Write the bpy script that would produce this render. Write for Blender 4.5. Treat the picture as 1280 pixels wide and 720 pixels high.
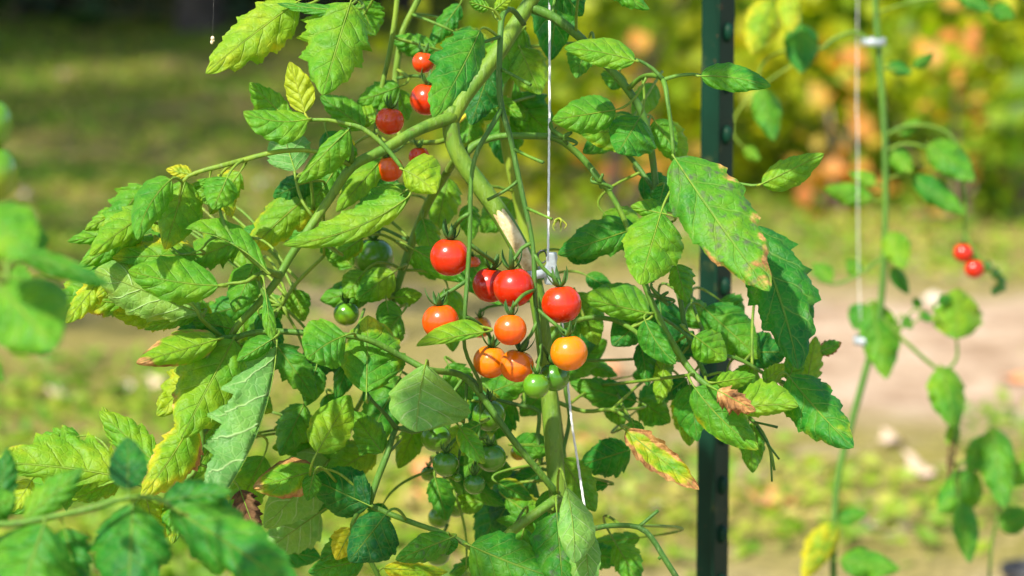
import bpy, math, random
import numpy as np
from mathutils import Vector, Matrix, noise as mnoise

R = math.radians
scene = bpy.context.scene
for o in list(bpy.data.objects):
    bpy.data.objects.remove(o, do_unlink=True)
COL = scene.collection

# ------------------------------------------------------------------ camera
CAM_H, PITCH, LENS = 1.20, 9.0, 100.0
FPX = 1280 * LENS / 36.0
cam_d = bpy.data.cameras.new('camera')
cam = bpy.data.objects.new('camera', cam_d)
COL.objects.link(cam)
cam.location = (0, 0, CAM_H)
cam.rotation_euler = (R(90 - PITCH), 0, 0)
cam_d.lens = LENS
cam_d.sensor_width = 36.0
cam_d.clip_start = 0.05
cam_d.clip_end = 400
cam_d.dof.use_dof = True
cam_d.dof.focus_distance = 1.965
cam_d.dof.aperture_fstop = 6.3
scene.camera = cam

# ------------------------------------------------------------------ light
SUN_DIR = Vector((-0.40, -0.58, 0.80)).normalized()      # towards the sun
sun_d = bpy.data.lights.new('sun', 'SUN')
sun_d.energy = 5.0
sun_d.angle = R(1.2)
sun_d.color = (1.0, 0.95, 0.86)
sun = bpy.data.objects.new('sun', sun_d)
COL.objects.link(sun)
sun.location = SUN_DIR * 30
sun.rotation_euler = SUN_DIR.to_track_quat('Z', 'Y').to_euler()
world = bpy.data.worlds.new('World')
scene.world = world
world.use_nodes = True
wn = world.node_tree.nodes
sky = wn.new('ShaderNodeTexSky')
sky.sky_type = 'NISHITA'
sky.sun_disc = False
sky.sun_elevation = math.asin(SUN_DIR.z)
sky.sun_rotation = math.atan2(SUN_DIR.x, SUN_DIR.y)
bg = wn['Background']
world.node_tree.links.new(sky.outputs[0], bg.inputs[0])
bg.inputs[1].default_value = 0.15
scene.view_settings.view_transform = 'Standard'
scene.view_settings.look = 'None'
scene.view_settings.exposure = 1.0
scene.view_settings.gamma = 1.0
scene.cycles.use_denoising = True
scene.cycles.max_bounces = 8
scene.cycles.transparent_max_bounces = 4

# ------------------------------------------------------------------ helpers
CP, SP = math.cos(R(PITCH)), math.sin(R(PITCH))


def P(px, py, d):
    """photo pixel + distance along the lens axis (m) -> world point"""
    x = (px - 640) / FPX * d
    y = -(py - 360) / FPX * d
    return Vector((x, d * CP + y * SP, CAM_H - d * SP + y * CP))


def new_obj(name, verts, faces, mat, parent=None, loc=None, smooth=True, uvs=None, label=None, cat=None, group=None, kind=None):
    """verts in world space; the object's origin goes to loc (parents carry translation only)"""
    loc = Vector(loc) if loc is not None else (Vector(verts[0]) if len(verts) else Vector())
    va = np.asarray(verts, dtype=float) - np.array(loc)
    me = bpy.data.meshes.new(name)
    me.from_pydata(va.tolist(), [], faces)
    if smooth:
        me.polygons.foreach_set('use_smooth', [True] * len(me.polygons))
    if uvs is not None:
        lay = me.uv_layers.new(name='UVMap')
        li = np.empty(len(me.loops), dtype=np.int32)
        me.loops.foreach_get('vertex_index', li)
        lay.data.foreach_set('uv', np.asarray(uvs, dtype=np.float32)[li].ravel())
    me.materials.append(mat)
    o = bpy.data.objects.new(name, me)
    COL.objects.link(o)
    put(o, loc, parent)
    tag(o, label, cat, group, kind)
    return o


def wloc(o):
    p = Vector(o.location)
    while o.parent:
        o = o.parent
        p += o.location
    return p


def put(o, loc, parent):
    if parent:
        o.parent = parent
        o.location = loc - wloc(parent)
    else:
        o.location = loc


def tag(o, label=None, cat=None, group=None, kind=None):
    if label: o['label'] = label
    if cat: o['category'] = cat
    if group: o['group'] = group
    if kind: o['kind'] = kind
    return o


def empty(name, loc, label, cat, group=None):
    o = bpy.data.objects.new(name, None)
    COL.objects.link(o)
    o.location = loc
    o.empty_display_size = 0.05
    return tag(o, label, cat, group)


def spline(pts, step):
    """Catmull-Rom through rows [x,y,z,r]"""
    p = np.asarray(pts, dtype=float)
    p = np.vstack([2 * p[0] - p[1], p, 2 * p[-1] - p[-2]])
    out = []
    for i in range(1, len(p) - 2):
        n = max(2, int(np.linalg.norm(p[i + 1, :3] - p[i, :3]) / step))
        t = np.linspace(0, 1, n, endpoint=False)[:, None]
        a, b, c, d = p[i - 1], p[i], p[i + 1], p[i + 2]
        out.append(0.5 * ((2 * b) + (c - a) * t + (2 * a - 5 * b + 4 * c - d) * t ** 2 + (3 * b - a - 3 * c + d) * t ** 3))
    out.append(p[-2][None, :])
    return np.vstack(out)


def tube_geo(rows, sides=10, wob=0.0, rng=None, a0=0.0, a1=2 * math.pi, ref=None):
    rows = np.asarray(rows)
    c, r = rows[:, :3], np.maximum(rows[:, 3], 1e-5)
    t = np.gradient(c, axis=0)
    t /= np.linalg.norm(t, axis=1)[:, None] + 1e-12
    ref = np.array(ref if ref is not None else (0.13, -0.9, 0.41))
    closed = abs(a1 - a0 - 2 * math.pi) < 1e-6
    ang = np.linspace(a0, a1, sides, endpoint=not closed)
    V = []
    for i in range(len(c)):
        n = ref - t[i] * ref.dot(t[i])
        ln = np.linalg.norm(n)
        if ln < 0.15:
            n = np.array((1.0, 0.2, 0.1)); n -= t[i] * n.dot(t[i]); ln = np.linalg.norm(n)
        n /= ln
        b = np.cross(t[i], n)
        s_ = i * 0.16 + c[0][0] * 91
        rr = r[i] * (1 + (2.2 * wob * mnoise.noise(Vector((s_, c[0][2] * 40, 0.5))) if rng else 0))
        for a in ang:
            k_ = 1 + (0.05 * math.cos(3 * a + s_ * 0.4) + wob * mnoise.noise(Vector((math.cos(a) * 1.5, math.sin(a) * 1.5, s_ * 1.3))) if rng else 0)
            V.append(c[i] + (n * math.cos(a) + b * math.sin(a)) * rr * k_)
    F = []
    m = len(ang)
    for i in range(len(c) - 1):
        for j in range(m if closed else m - 1):
            k = (j + 1) % m
            F.append((i * m + j, i * m + k, (i + 1) * m + k, (i + 1) * m + j))
    if closed:
        F.append(tuple(range(m - 1, -1, -1)))
        F.append(tuple(range((len(c) - 1) * m, len(c) * m)))
    return V, F


# ------------------------------------------------------------------ node helpers / materials
class NB:
    def __init__(self, name):
        self.m = bpy.data.materials.new(name)
        self.m.use_nodes = True
        self.t = self.m.node_tree
        self.t.nodes.clear()

    def n(self, typ, **kw):
        o = self.t.nodes.new(typ)
        for k, v in kw.items():
            setattr(o, k, v)
        return o

    def link(self, a, b):
        self.t.links.new(a, b)

    def val(self, s, v):
        if hasattr(v, 'is_linked') or hasattr(v, 'links'):
            self.link(v, s)
        else:
            s.default_value = v

    def math(self, op, a, b=0.0, c=0.0, clamp=False):
        o = self.n('ShaderNodeMath', operation=op, use_clamp=clamp)
        for s, v in zip(o.inputs, (a, b, c)):
            self.val(s, v)
        return o.outputs[0]

    def mix(self, f, a, b):
        o = self.n('ShaderNodeMix', data_type='RGBA')
        self.val(o.inputs[0], f)
        for s, v in ((o.inputs[6], a), (o.inputs[7], b)):
            self.val(s, v if not isinstance(v, tuple) else (*v, 1.0))
        return o.outputs[2]

    def smooth(self, x, lo, hi, a=0.0, b=1.0):
        o = self.n('ShaderNodeMapRange', interpolation_type='SMOOTHSTEP')
        self.val(o.inputs[0], x)
        for i, v in enumerate((lo, hi, a, b)):
            self.val(o.inputs[i + 1], v)
        return o.outputs[0]

    def noise(self, vec, scale, detail=2.0, rough=0.5):
        o = self.n('ShaderNodeTexNoise')
        if vec is not None: self.link(vec, o.inputs['Vector'])
        o.inputs['Scale'].default_value = scale
        o.inputs['Detail'].default_value = detail
        o.inputs['Roughness'].default_value = rough
        return o.outputs[0]

    def attr(self, name):
        return self.n('ShaderNodeAttribute', attribute_type='OBJECT', attribute_name=name).outputs['Fac']

    def ramp(self, f, stops, interp='LINEAR'):
        o = self.n('ShaderNodeValToRGB')
        cr = o.color_ramp
        cr.interpolation = interp
        while len(cr.elements) < len(stops):
            cr.elements.new(0.5)
        for e, (p, c) in zip(cr.elements, stops):
            e.position = p
            e.color = (*c, 1)
        self.link(f, o.inputs[0])
        return o.outputs[0]

    def bump(self, h, strength, dist):
        o = self.n('ShaderNodeBump')
        o.inputs['Strength'].default_value = strength
        o.inputs['Distance'].default_value = dist
        self.link(h, o.inputs['Height'])
        return o.outputs[0]

    def out(self, s):
        o = self.n('ShaderNodeOutputMaterial')
        self.link(s, o.inputs[0])
        return self.m

    def pbsdf(self, col, rough, bump=None, **kw):
        p = self.n('ShaderNodeBsdfPrincipled')
        self.val(p.inputs['Base Color'], col if not isinstance(col, tuple) else (*col, 1))
        self.val(p.inputs['Roughness'], rough)
        for k, v in kw.items():
            self.val(p.inputs[k.replace('_', ' ')], v)
        if bump is not None:
            self.link(bump, p.inputs['Normal'])
        return p.outputs[0]


def objcoord(b, jitter=True):
    tc = b.n('ShaderNodeTexCoord')
    if not jitter:
        return tc.outputs['Object']
    oi = b.n('ShaderNodeObjectInfo')
    ad = b.n('ShaderNodeVectorMath', operation='ADD')
    cmb = b.n('ShaderNodeCombineXYZ')
    k = b.math('MULTIPLY', oi.outputs['Random'], 37.0)
    b.link(k, cmb.inputs[0]); b.link(k, cmb.inputs[1])
    b.link(tc.outputs['Object'], ad.inputs[0]); b.link(cmb.outputs[0], ad.inputs[1])
    return ad.outputs[0]


NVEIN, SWEEP = 5.0, 1.25


def leaf_material():
    b = NB('tomato_leaf')
    co = objcoord(b)
    uv = b.n('ShaderNodeUVMap').outputs[0]
    sp = b.n('ShaderNodeSeparateXYZ')
    b.link(uv, sp.inputs[0])
    u = sp.outputs[0]
    v = b.math('MULTIPLY_ADD', sp.outputs[1], 2.0, -1.0)
    av = b.math('ABSOLUTE', v)
    hue, yel, brn, pur = b.attr('hue'), b.attr('yel'), b.attr('brn'), b.attr('pur')
    wob = b.math('MULTIPLY_ADD', b.noise(co, 60, 2), 0.5, -0.25)
    t = b.math('ADD', b.math('MULTIPLY_ADD', av, -SWEEP, b.math('MULTIPLY', u, NVEIN)), wob)
    side = b.math('MULTIPLY', b.math('SIGN', v), 0.21)
    fr = b.math('FRACT', b.math('ADD', b.math('ADD', t, side), 10.0))
    dv = b.math('MINIMUM', fr, b.math('SUBTRACT', 1.0, fr))
    lat = b.smooth(dv, 0.0, 0.075, 1.0, 0.0)
    lat = b.math('MULTIPLY', lat, b.smooth(av, 0.55, 1.0, 1.0, 0.15))
    rib = b.smooth(av, 0.015, 0.05, 1.0, 0.0)
    vor = b.n('ShaderNodeTexVoronoi', feature='DISTANCE_TO_EDGE')
    b.link(co, vor.inputs['Vector']); vor.inputs['Scale'].default_value = 170
    net = b.smooth(vor.outputs['Distance'], 0.0, 0.14, 1.0, 0.0)
    vein = b.math('MAXIMUM', b.math('MAXIMUM', b.math('MULTIPLY', lat, 0.8), rib), b.math('MULTIPLY', net, 0.22))
    n1 = b.noise(co, 22, 4, 0.6)
    n2 = b.noise(co, 75, 5, 0.65)
    n3 = b.noise(co, 260, 3, 0.6)
    # healthy colour
    hv = b.math('ADD', hue, b.math('ADD', b.math('MULTIPLY_ADD', n1, 0.9, -0.45), b.math('MULTIPLY_ADD', n2, 0.5, -0.25)), clamp=True)
    g = b.ramp(hv, [(0.0, (0.006, 0.085, 0.018)), (0.3, (0.022, 0.170, 0.013)), (0.55, (0.085, 0.258, 0.010)), (0.8, (0.190, 0.325, 0.010)), (1.0, (0.300, 0.370, 0.012))])
    g = b.mix(b.math('MULTIPLY', b.math('SUBTRACT', 1.0, b.smooth(n3, 0.35, 0.65)), 0.20), g, (0.02, 0.07, 0.01))
    g = b.mix(b.math('MULTIPLY', vein, 0.30), g, (0.28, 0.40, 0.09))
    # margin factor: edges and tip age first
    edge = b.math('MAXIMUM', b.smooth(av, 0.35, 1.0), b.smooth(u, 0.55, 1.0))
    mott = b.math('MULTIPLY_ADD', n1, 0.9, b.math('MULTIPLY_ADD', edge, 0.30, b.math('MULTIPLY', n2, 0.75)))
    my = b.smooth(b.math('ADD', mott, b.math('MULTIPLY_ADD', yel, 1.15, -1.45)), 0.0, 0.45)
    yc = b.mix(n2, (0.26, 0.32, 0.010), (0.62, 0.44, 0.014))
    g = b.mix(b.math('MULTIPLY', my, 0.8), g, yc)
    # purple-brown freckles between the veins
    vs = b.n('ShaderNodeTexVoronoi'); vd = b.n('ShaderNodeVectorMath', operation='MULTIPLY_ADD')
    nz = b.n('ShaderNodeTexNoise'); b.link(co, nz.inputs['Vector']); nz.inputs['Scale'].default_value = 150
    b.link(nz.outputs['Color'], vd.inputs[0]); vd.inputs[1].default_value = (0.012, 0.012, 0.012); b.link(co, vd.inputs[2])
    b.link(vd.outputs[0], vs.inputs['Vector']); vs.inputs['Scale'].default_value = 95
    frk = b.math('MULTIPLY', b.smooth(b.math('MULTIPLY_ADD', n3, 0.5, vs.outputs['Distance']), 0.30, 0.72, 0.8, 0.0), b.smooth(b.math('ADD', n1, pur), 0.95, 1.15))
    blot = b.smooth(b.math('ADD', n2, b.math('MULTIPLY', pur, 0.34)), 0.78, 0.95)
    pp = b.math('MULTIPLY', b.math('MAXIMUM', frk, b.math('MULTIPLY', blot, 0.7)), b.math('SUBTRACT', 1.0, b.math('MULTIPLY', vein, 0.5)), clamp=True)
    pp = b.math('MULTIPLY', pp, b.smooth(pur, 0.02, 0.2))
    g = b.mix(b.math('MULTIPLY', pp, 0.8), g, (0.085, 0.055, 0.075))
    # dry brown margins and holes
    mb = b.smooth(b.math('ADD', b.math('MULTIPLY_ADD', edge, 0.34, b.math('MULTIPLY_ADD', n2, 0.35, b.math('MULTIPLY', n1, 1.5))), b.math('MULTIPLY_ADD', brn, 1.0, -1.82)), 0.0, 0.14)
    mb = b.math('MULTIPLY', mb, b.smooth(brn, 0.02, 0.12))
    bc = b.ramp(n2, [(0.30, (0.05, 0.026, 0.012)), (0.46, (0.22, 0.10, 0.03)), (0.6, (0.40, 0.22, 0.07)), (0.8, (0.46, 0.34, 0.18))])
    bc = b.mix(b.smooth(brn, 1.25, 1.6, 0.0, 0.8), bc, (0.045, 0.022, 0.010))
    g = b.mix(mb, g, bc)
    # underside is paler
    geo = b.n('ShaderNodeNewGeometry')
    pale = b.mix(0.34, g, (0.22, 0.40, 0.13))
    pale = b.mix(b.math('MULTIPLY', b.math('MAXIMUM', lat, b.math('MULTIPLY', net, 0.14)), 0.5), pale, (0.42, 0.56, 0.26))
    g = b.mix(geo.outputs['Backfacing'], g, pale)
    quilt = b.math('SINE', b.math('MULTIPLY', fr, math.pi))
    h = b.math('SUBTRACT', b.math('MULTIPLY', quilt, 0.6), b.math('MULTIPLY', vein, 1.0))
    h = b.math('ADD', h, b.math('MULTIPLY', n2, 1.3))
    h = b.math('ADD', h, b.math('MULTIPLY', n3, 0.35))
    bm = b.bump(h, 0.62, 0.0016)
    rough = b.math('ADD', b.math('MULTIPLY', mb, 0.25), b.math('MULTIPLY_ADD', n3, 0.2, 0.42))
    s = b.pbsdf(g, rough, bm, Specular_IOR_Level=0.24)
    tr = b.n('ShaderNodeBsdfTranslucent')
    hs = b.n('ShaderNodeHueSaturation')
    hs.inputs['Hue'].default_value = 0.492
    hs.inputs['Saturation'].default_value = 1.12
    hs.inputs['Value'].default_value = 1.75
    b.link(g, hs.inputs['Color'])
    b.link(hs.outputs[0], tr.inputs['Color'])
    b.link(bm, tr.inputs['Normal'])
    mx = b.n('ShaderNodeMixShader')
    b.val(mx.inputs[0], b.math('MULTIPLY_ADD', mb, -0.25, 0.38))
    b.link(s, mx.inputs[1]); b.link(tr.outputs[0], mx.inputs[2])
    return b.out(mx.outputs[0])


def stem_material():
    b = NB('green_stem')
    co = objcoord(b)
    mp = b.n('ShaderNodeMapping'); b.link(co, mp.inputs[0]); mp.inputs['Scale'].default_value = (1, 1, 0.25)
    hue = b.attr('hue')
    n1 = b.noise(mp.outputs[0], 55, 4, 0.6)
    n2 = b.noise(mp.outputs[0], 420, 3, 0.7)
    f = b.math('ADD', hue, b.math('MULTIPLY_ADD', n1, 0.7, -0.35), clamp=True)
    g = b.ramp(f, [(0.0, (0.018, 0.070, 0.014)), (0.4, (0.070, 0.165, 0.014)), (0.75, (0.175, 0.245, 0.016)), (1.0, (0.46, 0.36, 0.02))])
    g = b.mix(b.smooth(n2, 0.56, 0.72, 0, 0.35), g, (0.22, 0.30, 0.12))
    g = b.mix(b.smooth(b.noise(mp.outputs[0], 160, 4, 0.7), 0.52, 0.7, 0, 0.5), g, (0.03, 0.07, 0.012))
    g = b.mix(b.math('MULTIPLY', b.smooth(b.noise(co, 90, 3), 0.64, 0.72), 0.4), g, (0.10, 0.06, 0.03))
    bm = b.bump(b.math('ADD', b.math('MULTIPLY', n2, 0.7), n1), 0.9, 0.0012)
    return b.out(b.pbsdf(g, 0.55, bm, Specular_IOR_Level=0.25, Subsurface_Weight=0.12, Subsurface_Radius=(0.004, 0.006, 0.002), Subsurface_Scale=0.5))


def scar_material():
    b = NB('dry_scar')
    co = objcoord(b)
    n = b.noise(co, 120, 5, 0.7)
    c = b.ramp(n, [(0.3, (0.22, 0.14, 0.04)), (0.45, (0.42, 0.32, 0.14)), (0.62, (0.58, 0.48, 0.28))])
    return b.out(b.pbsdf(c, 0.75, b.bump(n, 0.7, 0.0015)))


def tomato_material():
    b = NB('tomato_skin')
    tc = b.n('ShaderNodeTexCoord').outputs['Object']
    co = objcoord(b)
    ripe = b.attr('ripe')
    rad = b.attr('rad')
    sp = b.n('ShaderNodeSeparateXYZ'); b.link(tc, sp.inputs[0])
    zz = b.math('DIVIDE', sp.outputs[2], rad)
    n = b.noise(co, 45, 3)
    # faint meridian streaks
    ang = b.math('ARCTAN2', sp.outputs[1], sp.outputs[0])
    st = b.math('SINE', b.math('MULTIPLY_ADD', ang, 17.0, b.math('MULTIPLY', n, 9.0)))
    f = b.math('ADD', ripe, b.math('MULTIPLY_ADD', zz, -0.05, b.math('MULTIPLY_ADD', n, 0.16, -0.08)))
    f = b.math('ADD', f, b.math('MULTIPLY', st, 0.006), clamp=True)
    c = b.ramp(f, [(0.0, (0.030, 0.130, 0.008)), (0.18, (0.090, 0.230, 0.006)), (0.32, (0.26, 0.24, 0.006)), (0.44, (0.54, 0.19, 0.003)),
                   (0.58, (0.60, 0.150, 0.002)), (0.72, (0.58, 0.060, 0.001)), (0.86, (0.48, 0.017, 0.001)), (1.0, (0.36, 0.008, 0.001))])
    dots = b.noise(co, 900, 1)
    c = b.mix(b.smooth(dots, 0.70, 0.82, 0, 0.12), c, (0.8, 0.55, 0.3))
    bm = b.bump(b.noise(co, 110, 1), 0.06, 0.0012)
    s = b.pbsdf(c, b.math('MULTIPLY_ADD', b.noise(co, 60, 3), 0.08, 0.18), bm, Specular_IOR_Level=0.5, Subsurface_Weight=0.05, Subsurface_Radius=(0.008, 0.003, 0.0015), Subsurface_Scale=0.5,
                Coat_Weight=0.0, Coat_Roughness=0.2)
    return b.out(s)


def simple(name, col, rough=0.6, var=0.25, scale=60, bump=0.3, dist=0.001, **kw):
    b = NB(name)
    co = objcoord(b)
    n = b.noise(co, scale, 4, 0.6)
    d = tuple(x * (1 - var) for x in col)
    l = tuple(min(1, x * (1 + var)) for x in col)
    c = b.mix(b.smooth(n, 0.3, 0.7), d, l)
    return b.out(b.pbsdf(c, rough, b.bump(n, bump, dist), **kw))


def island_leaf(name, stops, trans=0.4, rough=0.5):
    """foliage whose leaves differ one from the next"""
    b = NB(name)
    geo = b.n('ShaderNodeNewGeometry')
    co = objcoord(b)
    n = b.noise(co, 1.6, 2)
    f = b.math('MULTIPLY_ADD', geo.outputs['Random Per Island'], 0.55, b.math('MULTIPLY_ADD', b.smooth(n, 0.3, 0.7), 0.45, 0.0), clamp=True)
    c = b.ramp(f, stops)
    s = b.pbsdf(c, rough, Specular_IOR_Level=0.35)
    tr = b.n('ShaderNodeBsdfTranslucent')
    hs = b.n('ShaderNodeHueSaturation'); hs.inputs['Value'].default_value = 1.6; hs.inputs['Saturation'].default_value = 1.1
    b.link(c, hs.inputs['Color']); b.link(hs.outputs[0], tr.inputs[0])
    mx = b.n('ShaderNodeMixShader'); mx.inputs[0].default_value = trans
    b.link(s, mx.inputs[1]); b.link(tr.outputs[0], mx.inputs[2])
    return b.out(mx.outputs[0])


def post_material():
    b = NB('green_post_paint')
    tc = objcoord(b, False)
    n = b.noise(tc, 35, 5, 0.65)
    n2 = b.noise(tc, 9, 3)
    c = b.mix(b.smooth(n2, 0.35, 0.7), (0.001, 0.018, 0.008), (0.002, 0.030, 0.014))  # dark green paint, deepened further to stand in for foliage shade
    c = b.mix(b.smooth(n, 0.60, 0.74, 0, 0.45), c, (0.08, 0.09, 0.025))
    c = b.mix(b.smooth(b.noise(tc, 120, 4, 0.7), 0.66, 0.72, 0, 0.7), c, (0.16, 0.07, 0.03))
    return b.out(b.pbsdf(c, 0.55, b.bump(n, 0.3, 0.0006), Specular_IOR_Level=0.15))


def ground_material():
    b = NB('garden_soil')
    geo = b.n('ShaderNodeNewGeometry')
    co = geo.outputs['Position']
    n1 = b.noise(co, 0.9, 4, 0.6)
    n2 = b.noise(co, 5.0, 5, 0.65)
    n3 = b.noise(co, 40, 4, 0.7)
    soil = b.ramp(n2, [(0.3, (0.22, 0.14, 0.08)), (0.5, (0.38, 0.27, 0.175)), (0.7, (0.52, 0.40, 0.285))])
    moss = b.ramp(n3, [(0.3, (0.10, 0.10, 0.018)), (0.55, (0.22, 0.19, 0.045)), (0.75, (0.36, 0.27, 0.11))])
    sp = b.n('ShaderNodeSeparateXYZ'); b.link(co, sp.inputs[0])
    # trodden path crossing behind the plants, wider to the right
    yy = b.math('ADD', b.math('MULTIPLY_ADD', n1, 1.6, -0.8), sp.outputs[1])
    cen = b.math('MULTIPLY_ADD', sp.outputs[0], -0.25, 6.85)
    dist = b.math('ABSOLUTE', b.math('SUBTRACT', yy, cen))
    path = b.math('MULTIPLY', b.smooth(dist, 0.35, 1.15, 1.0, 0.0), b.smooth(sp.outputs[0], -0.4, 0.7, 0.12, 1.0))
    near = b.smooth(yy, 4.0, 4.75, 1.0, 0.0)
    bare = b.math('MAXIMUM', b.math('MAXIMUM', path, near), b.smooth(b.math('MULTIPLY_ADD', n1, 0.5, b.math('MULTIPLY', n2, 0.5)), 0.50, 0.62, 0, 0.7))
    bare = b.math('MULTIPLY', bare, b.smooth(sp.outputs[0], -0.9, 0.3, 0.3, 1.0))
    c = b.mix(bare, moss, soil)
    c = b.mix(b.smooth(n3, 0.3, 0.7, 0.25, 0.0), c, (0.10, 0.06, 0.035))
    return b.out(b.pbsdf(c, 0.95, b.bump(b.math('ADD', n3, n2), 0.6, 0.02), Specular_IOR_Level=0.1))


M_LEAF = leaf_material()
M_STEM = stem_material()
M_SCAR = scar_material()
M_TOM = tomato_material()
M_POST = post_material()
M_GROUND = ground_material()
M_TWINE = simple('white_twine', (0.62, 0.61, 0.56), 0.8, 0.12, 900, 0.4, 0.0003)
M_CLIP = simple('clear_plastic_clip', (0.50, 0.56, 0.58), 0.3, 0.15, 300, 0.2, 0.0005, Transmission_Weight=0.5)
M_WIRE = simple('galvanised_wire', (0.35, 0.36, 0.36), 0.4, 0.15, 200, 0.1, 0.0004, Metallic=0.8)
M_DARK = simple('dark_spring', (0.03, 0.03, 0.03), 0.4, 0.2, 200, 0.1, 0.0004)
M_CRUMB = simple('dry_crumb', (0.60, 0.48, 0.30), 0.8, 0.3, 600, 0.3, 0.0005)
M_SILK = simple('spider_silk', (0.35, 0.34, 0.30), 0.6, 0.1, 600, 0.1, 0.0001)
M_BARK = simple('bark', (0.055, 0.042, 0.030), 0.9, 0.5, 8, 0.8, 0.02)
M_TWIG = simple('shrub_twig', (0.16, 0.11, 0.07), 0.85, 0.4, 30, 0.5, 0.004)
M_POT = simple('black_pot', (0.02, 0.02, 0.02), 0.5, 0.3, 40, 0.2, 0.002)

# ------------------------------------------------------------------ ground
rng0 = np.random.default_rng(11)
xs = np.concatenate([np.linspace(-120, -7, 12), np.linspace(-6, 6, 61), np.linspace(7, 120, 12)])
ys = np.concatenate([np.linspace(-40, 0, 6), np.linspace(0.5, 22, 80), np.linspace(24, 260, 14)])


def ground_z(x, y):
    return 0.035 * mnoise.noise(Vector((x * 0.9, y * 0.9, 3.1))) + 0.012 * mnoise.noise(Vector((x * 4, y * 4, 7.7)))


gv = [(x, y, ground_z(x, y)) for y in ys for x in xs]
nx = len(xs)
gf = [(j * nx + i, j * nx + i + 1, (j + 1) * nx + i + 1, (j + 1) * nx + i) for j in range(len(ys) - 1) for i in range(nx - 1)]
new_obj('ground', gv, gf, M_GROUND, loc=(0, 0, 0), kind='structure', label='sunlit garden ground of trodden pale soil and mossy grass', cat='ground')


def leaf_cloud(centres, dirs, sizes, rng, aspect=0.62):
    """many small folded leaves (two quads each) around given centres"""
    n = len(centres)
    d = dirs / (np.linalg.norm(dirs, axis=1)[:, None] + 1e-9)
    up = rng.normal(size=(n, 3)) * 0.55 + np.array((-0.15, -0.25, 0.9))
    s = np.cross(d, up); s /= np.linalg.norm(s, axis=1)[:, None] + 1e-9
    nn = np.cross(s, d)
    L = sizes[:, None]
    w = L * aspect * 0.5
    base = centres - d * L * 0.5
    tip = centres + d * L * 0.5 - nn * L * 0.10
    a = centres + s * w + nn * L * 0.06
    c = centres - s * w + nn * L * 0.06
    a2 = centres + s * w * 0.75 + d * L * 0.25
    c2 = centres - s * w * 0.75 + d * L * 0.25
    V = np.stack([base, a, a2, tip, c2, c, centres], axis=1).reshape(-1, 3)
    F = []
    for k in range(n):
        o = k * 7
        F += [(o, o + 1, o + 2, o + 6), (o + 6, o + 2, o + 3, o + 4), (o + 6, o + 4, o + 5, o)]
    return V, F


def cloud_points(rng, n, c, r, clumps, cs):
    """points gathered in clumps within an ellipsoid, denser toward its skin"""
    k = rng.normal(size=(clumps, 3)); k /= np.linalg.norm(k, axis=1)[:, None]
    k *= rng.uniform(0.35, 1.0, (clumps, 1)) ** 0.5
    idx = rng.integers(0, clumps, n)
    p = k[idx] + rng.normal(size=(n, 3)) * cs * rng.uniform(0.5, 1.3, clumps)[idx][:, None]
    return np.asarray(c) + p * np.asarray(r)


# low green cover on the ground, thin on the path
M_COVER = island_leaf('ground_cover_leaves', [(0.0, (0.05, 0.16, 0.008)), (0.35, (0.12, 0.24, 0.010)), (0.6, (0.22, 0.31, 0.014)), (0.85, (0.38, 0.33, 0.06)), (1.0, (0.48, 0.35, 0.16))], 0.35)
N = 120000
yy = 3.6 + (rng0.random(N) ** 1.25) * 15.5
xx = (rng0.random(N) * 2 - 1) * (0.6 + yy * 0.22)
keep = []
for i in range(N):
    x, y = xx[i], yy[i]
    f = mnoise.noise(Vector((x * 0.8, y * 0.8, 1.7))) + 0.7 * mnoise.noise(Vector((x * 4.2, y * 4.2, 9.2)))
    pathd = abs(y + 0.8 * mnoise.noise(Vector((x * 0.9, y * 0.9, 0))) - (6.75 - 0.25 * x))
    dens = 0.36 + 0.85 * f
    if pathd < 1.0: dens -= (0.75 * (1 - pathd) + 0.2) * min(1.0, max(0.1, 0.5 + 0.7 * x))
    if y < 4.7: dens -= 0.35
    if y > 8.0 or x < -0.3: dens += 0.15
    keep.append(rng0.random() < dens)
keep = np.array(keep)
xx, yy = xx[keep], yy[keep]
zz = np.array([ground_z(x, y) for x, y in zip(xx, yy)])
cz = zz + rng0.uniform(0.004, 0.04, len(xx))
dd = rng0.normal(size=(len(xx), 3)) * np.array((1, 1, 0.35)) + np.array((0, 0, 0.35))
cv, cf = leaf_cloud(np.stack([xx, yy, cz], 1), dd, rng0.uniform(0.016, 0.052, len(xx)), rng0, 0.5)
new_obj('grass', cv, cf, M_COVER, loc=(0, 0, 0), smooth=False, kind='stuff', label='low green weeds and clover covering the garden ground', cat='grass')


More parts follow.
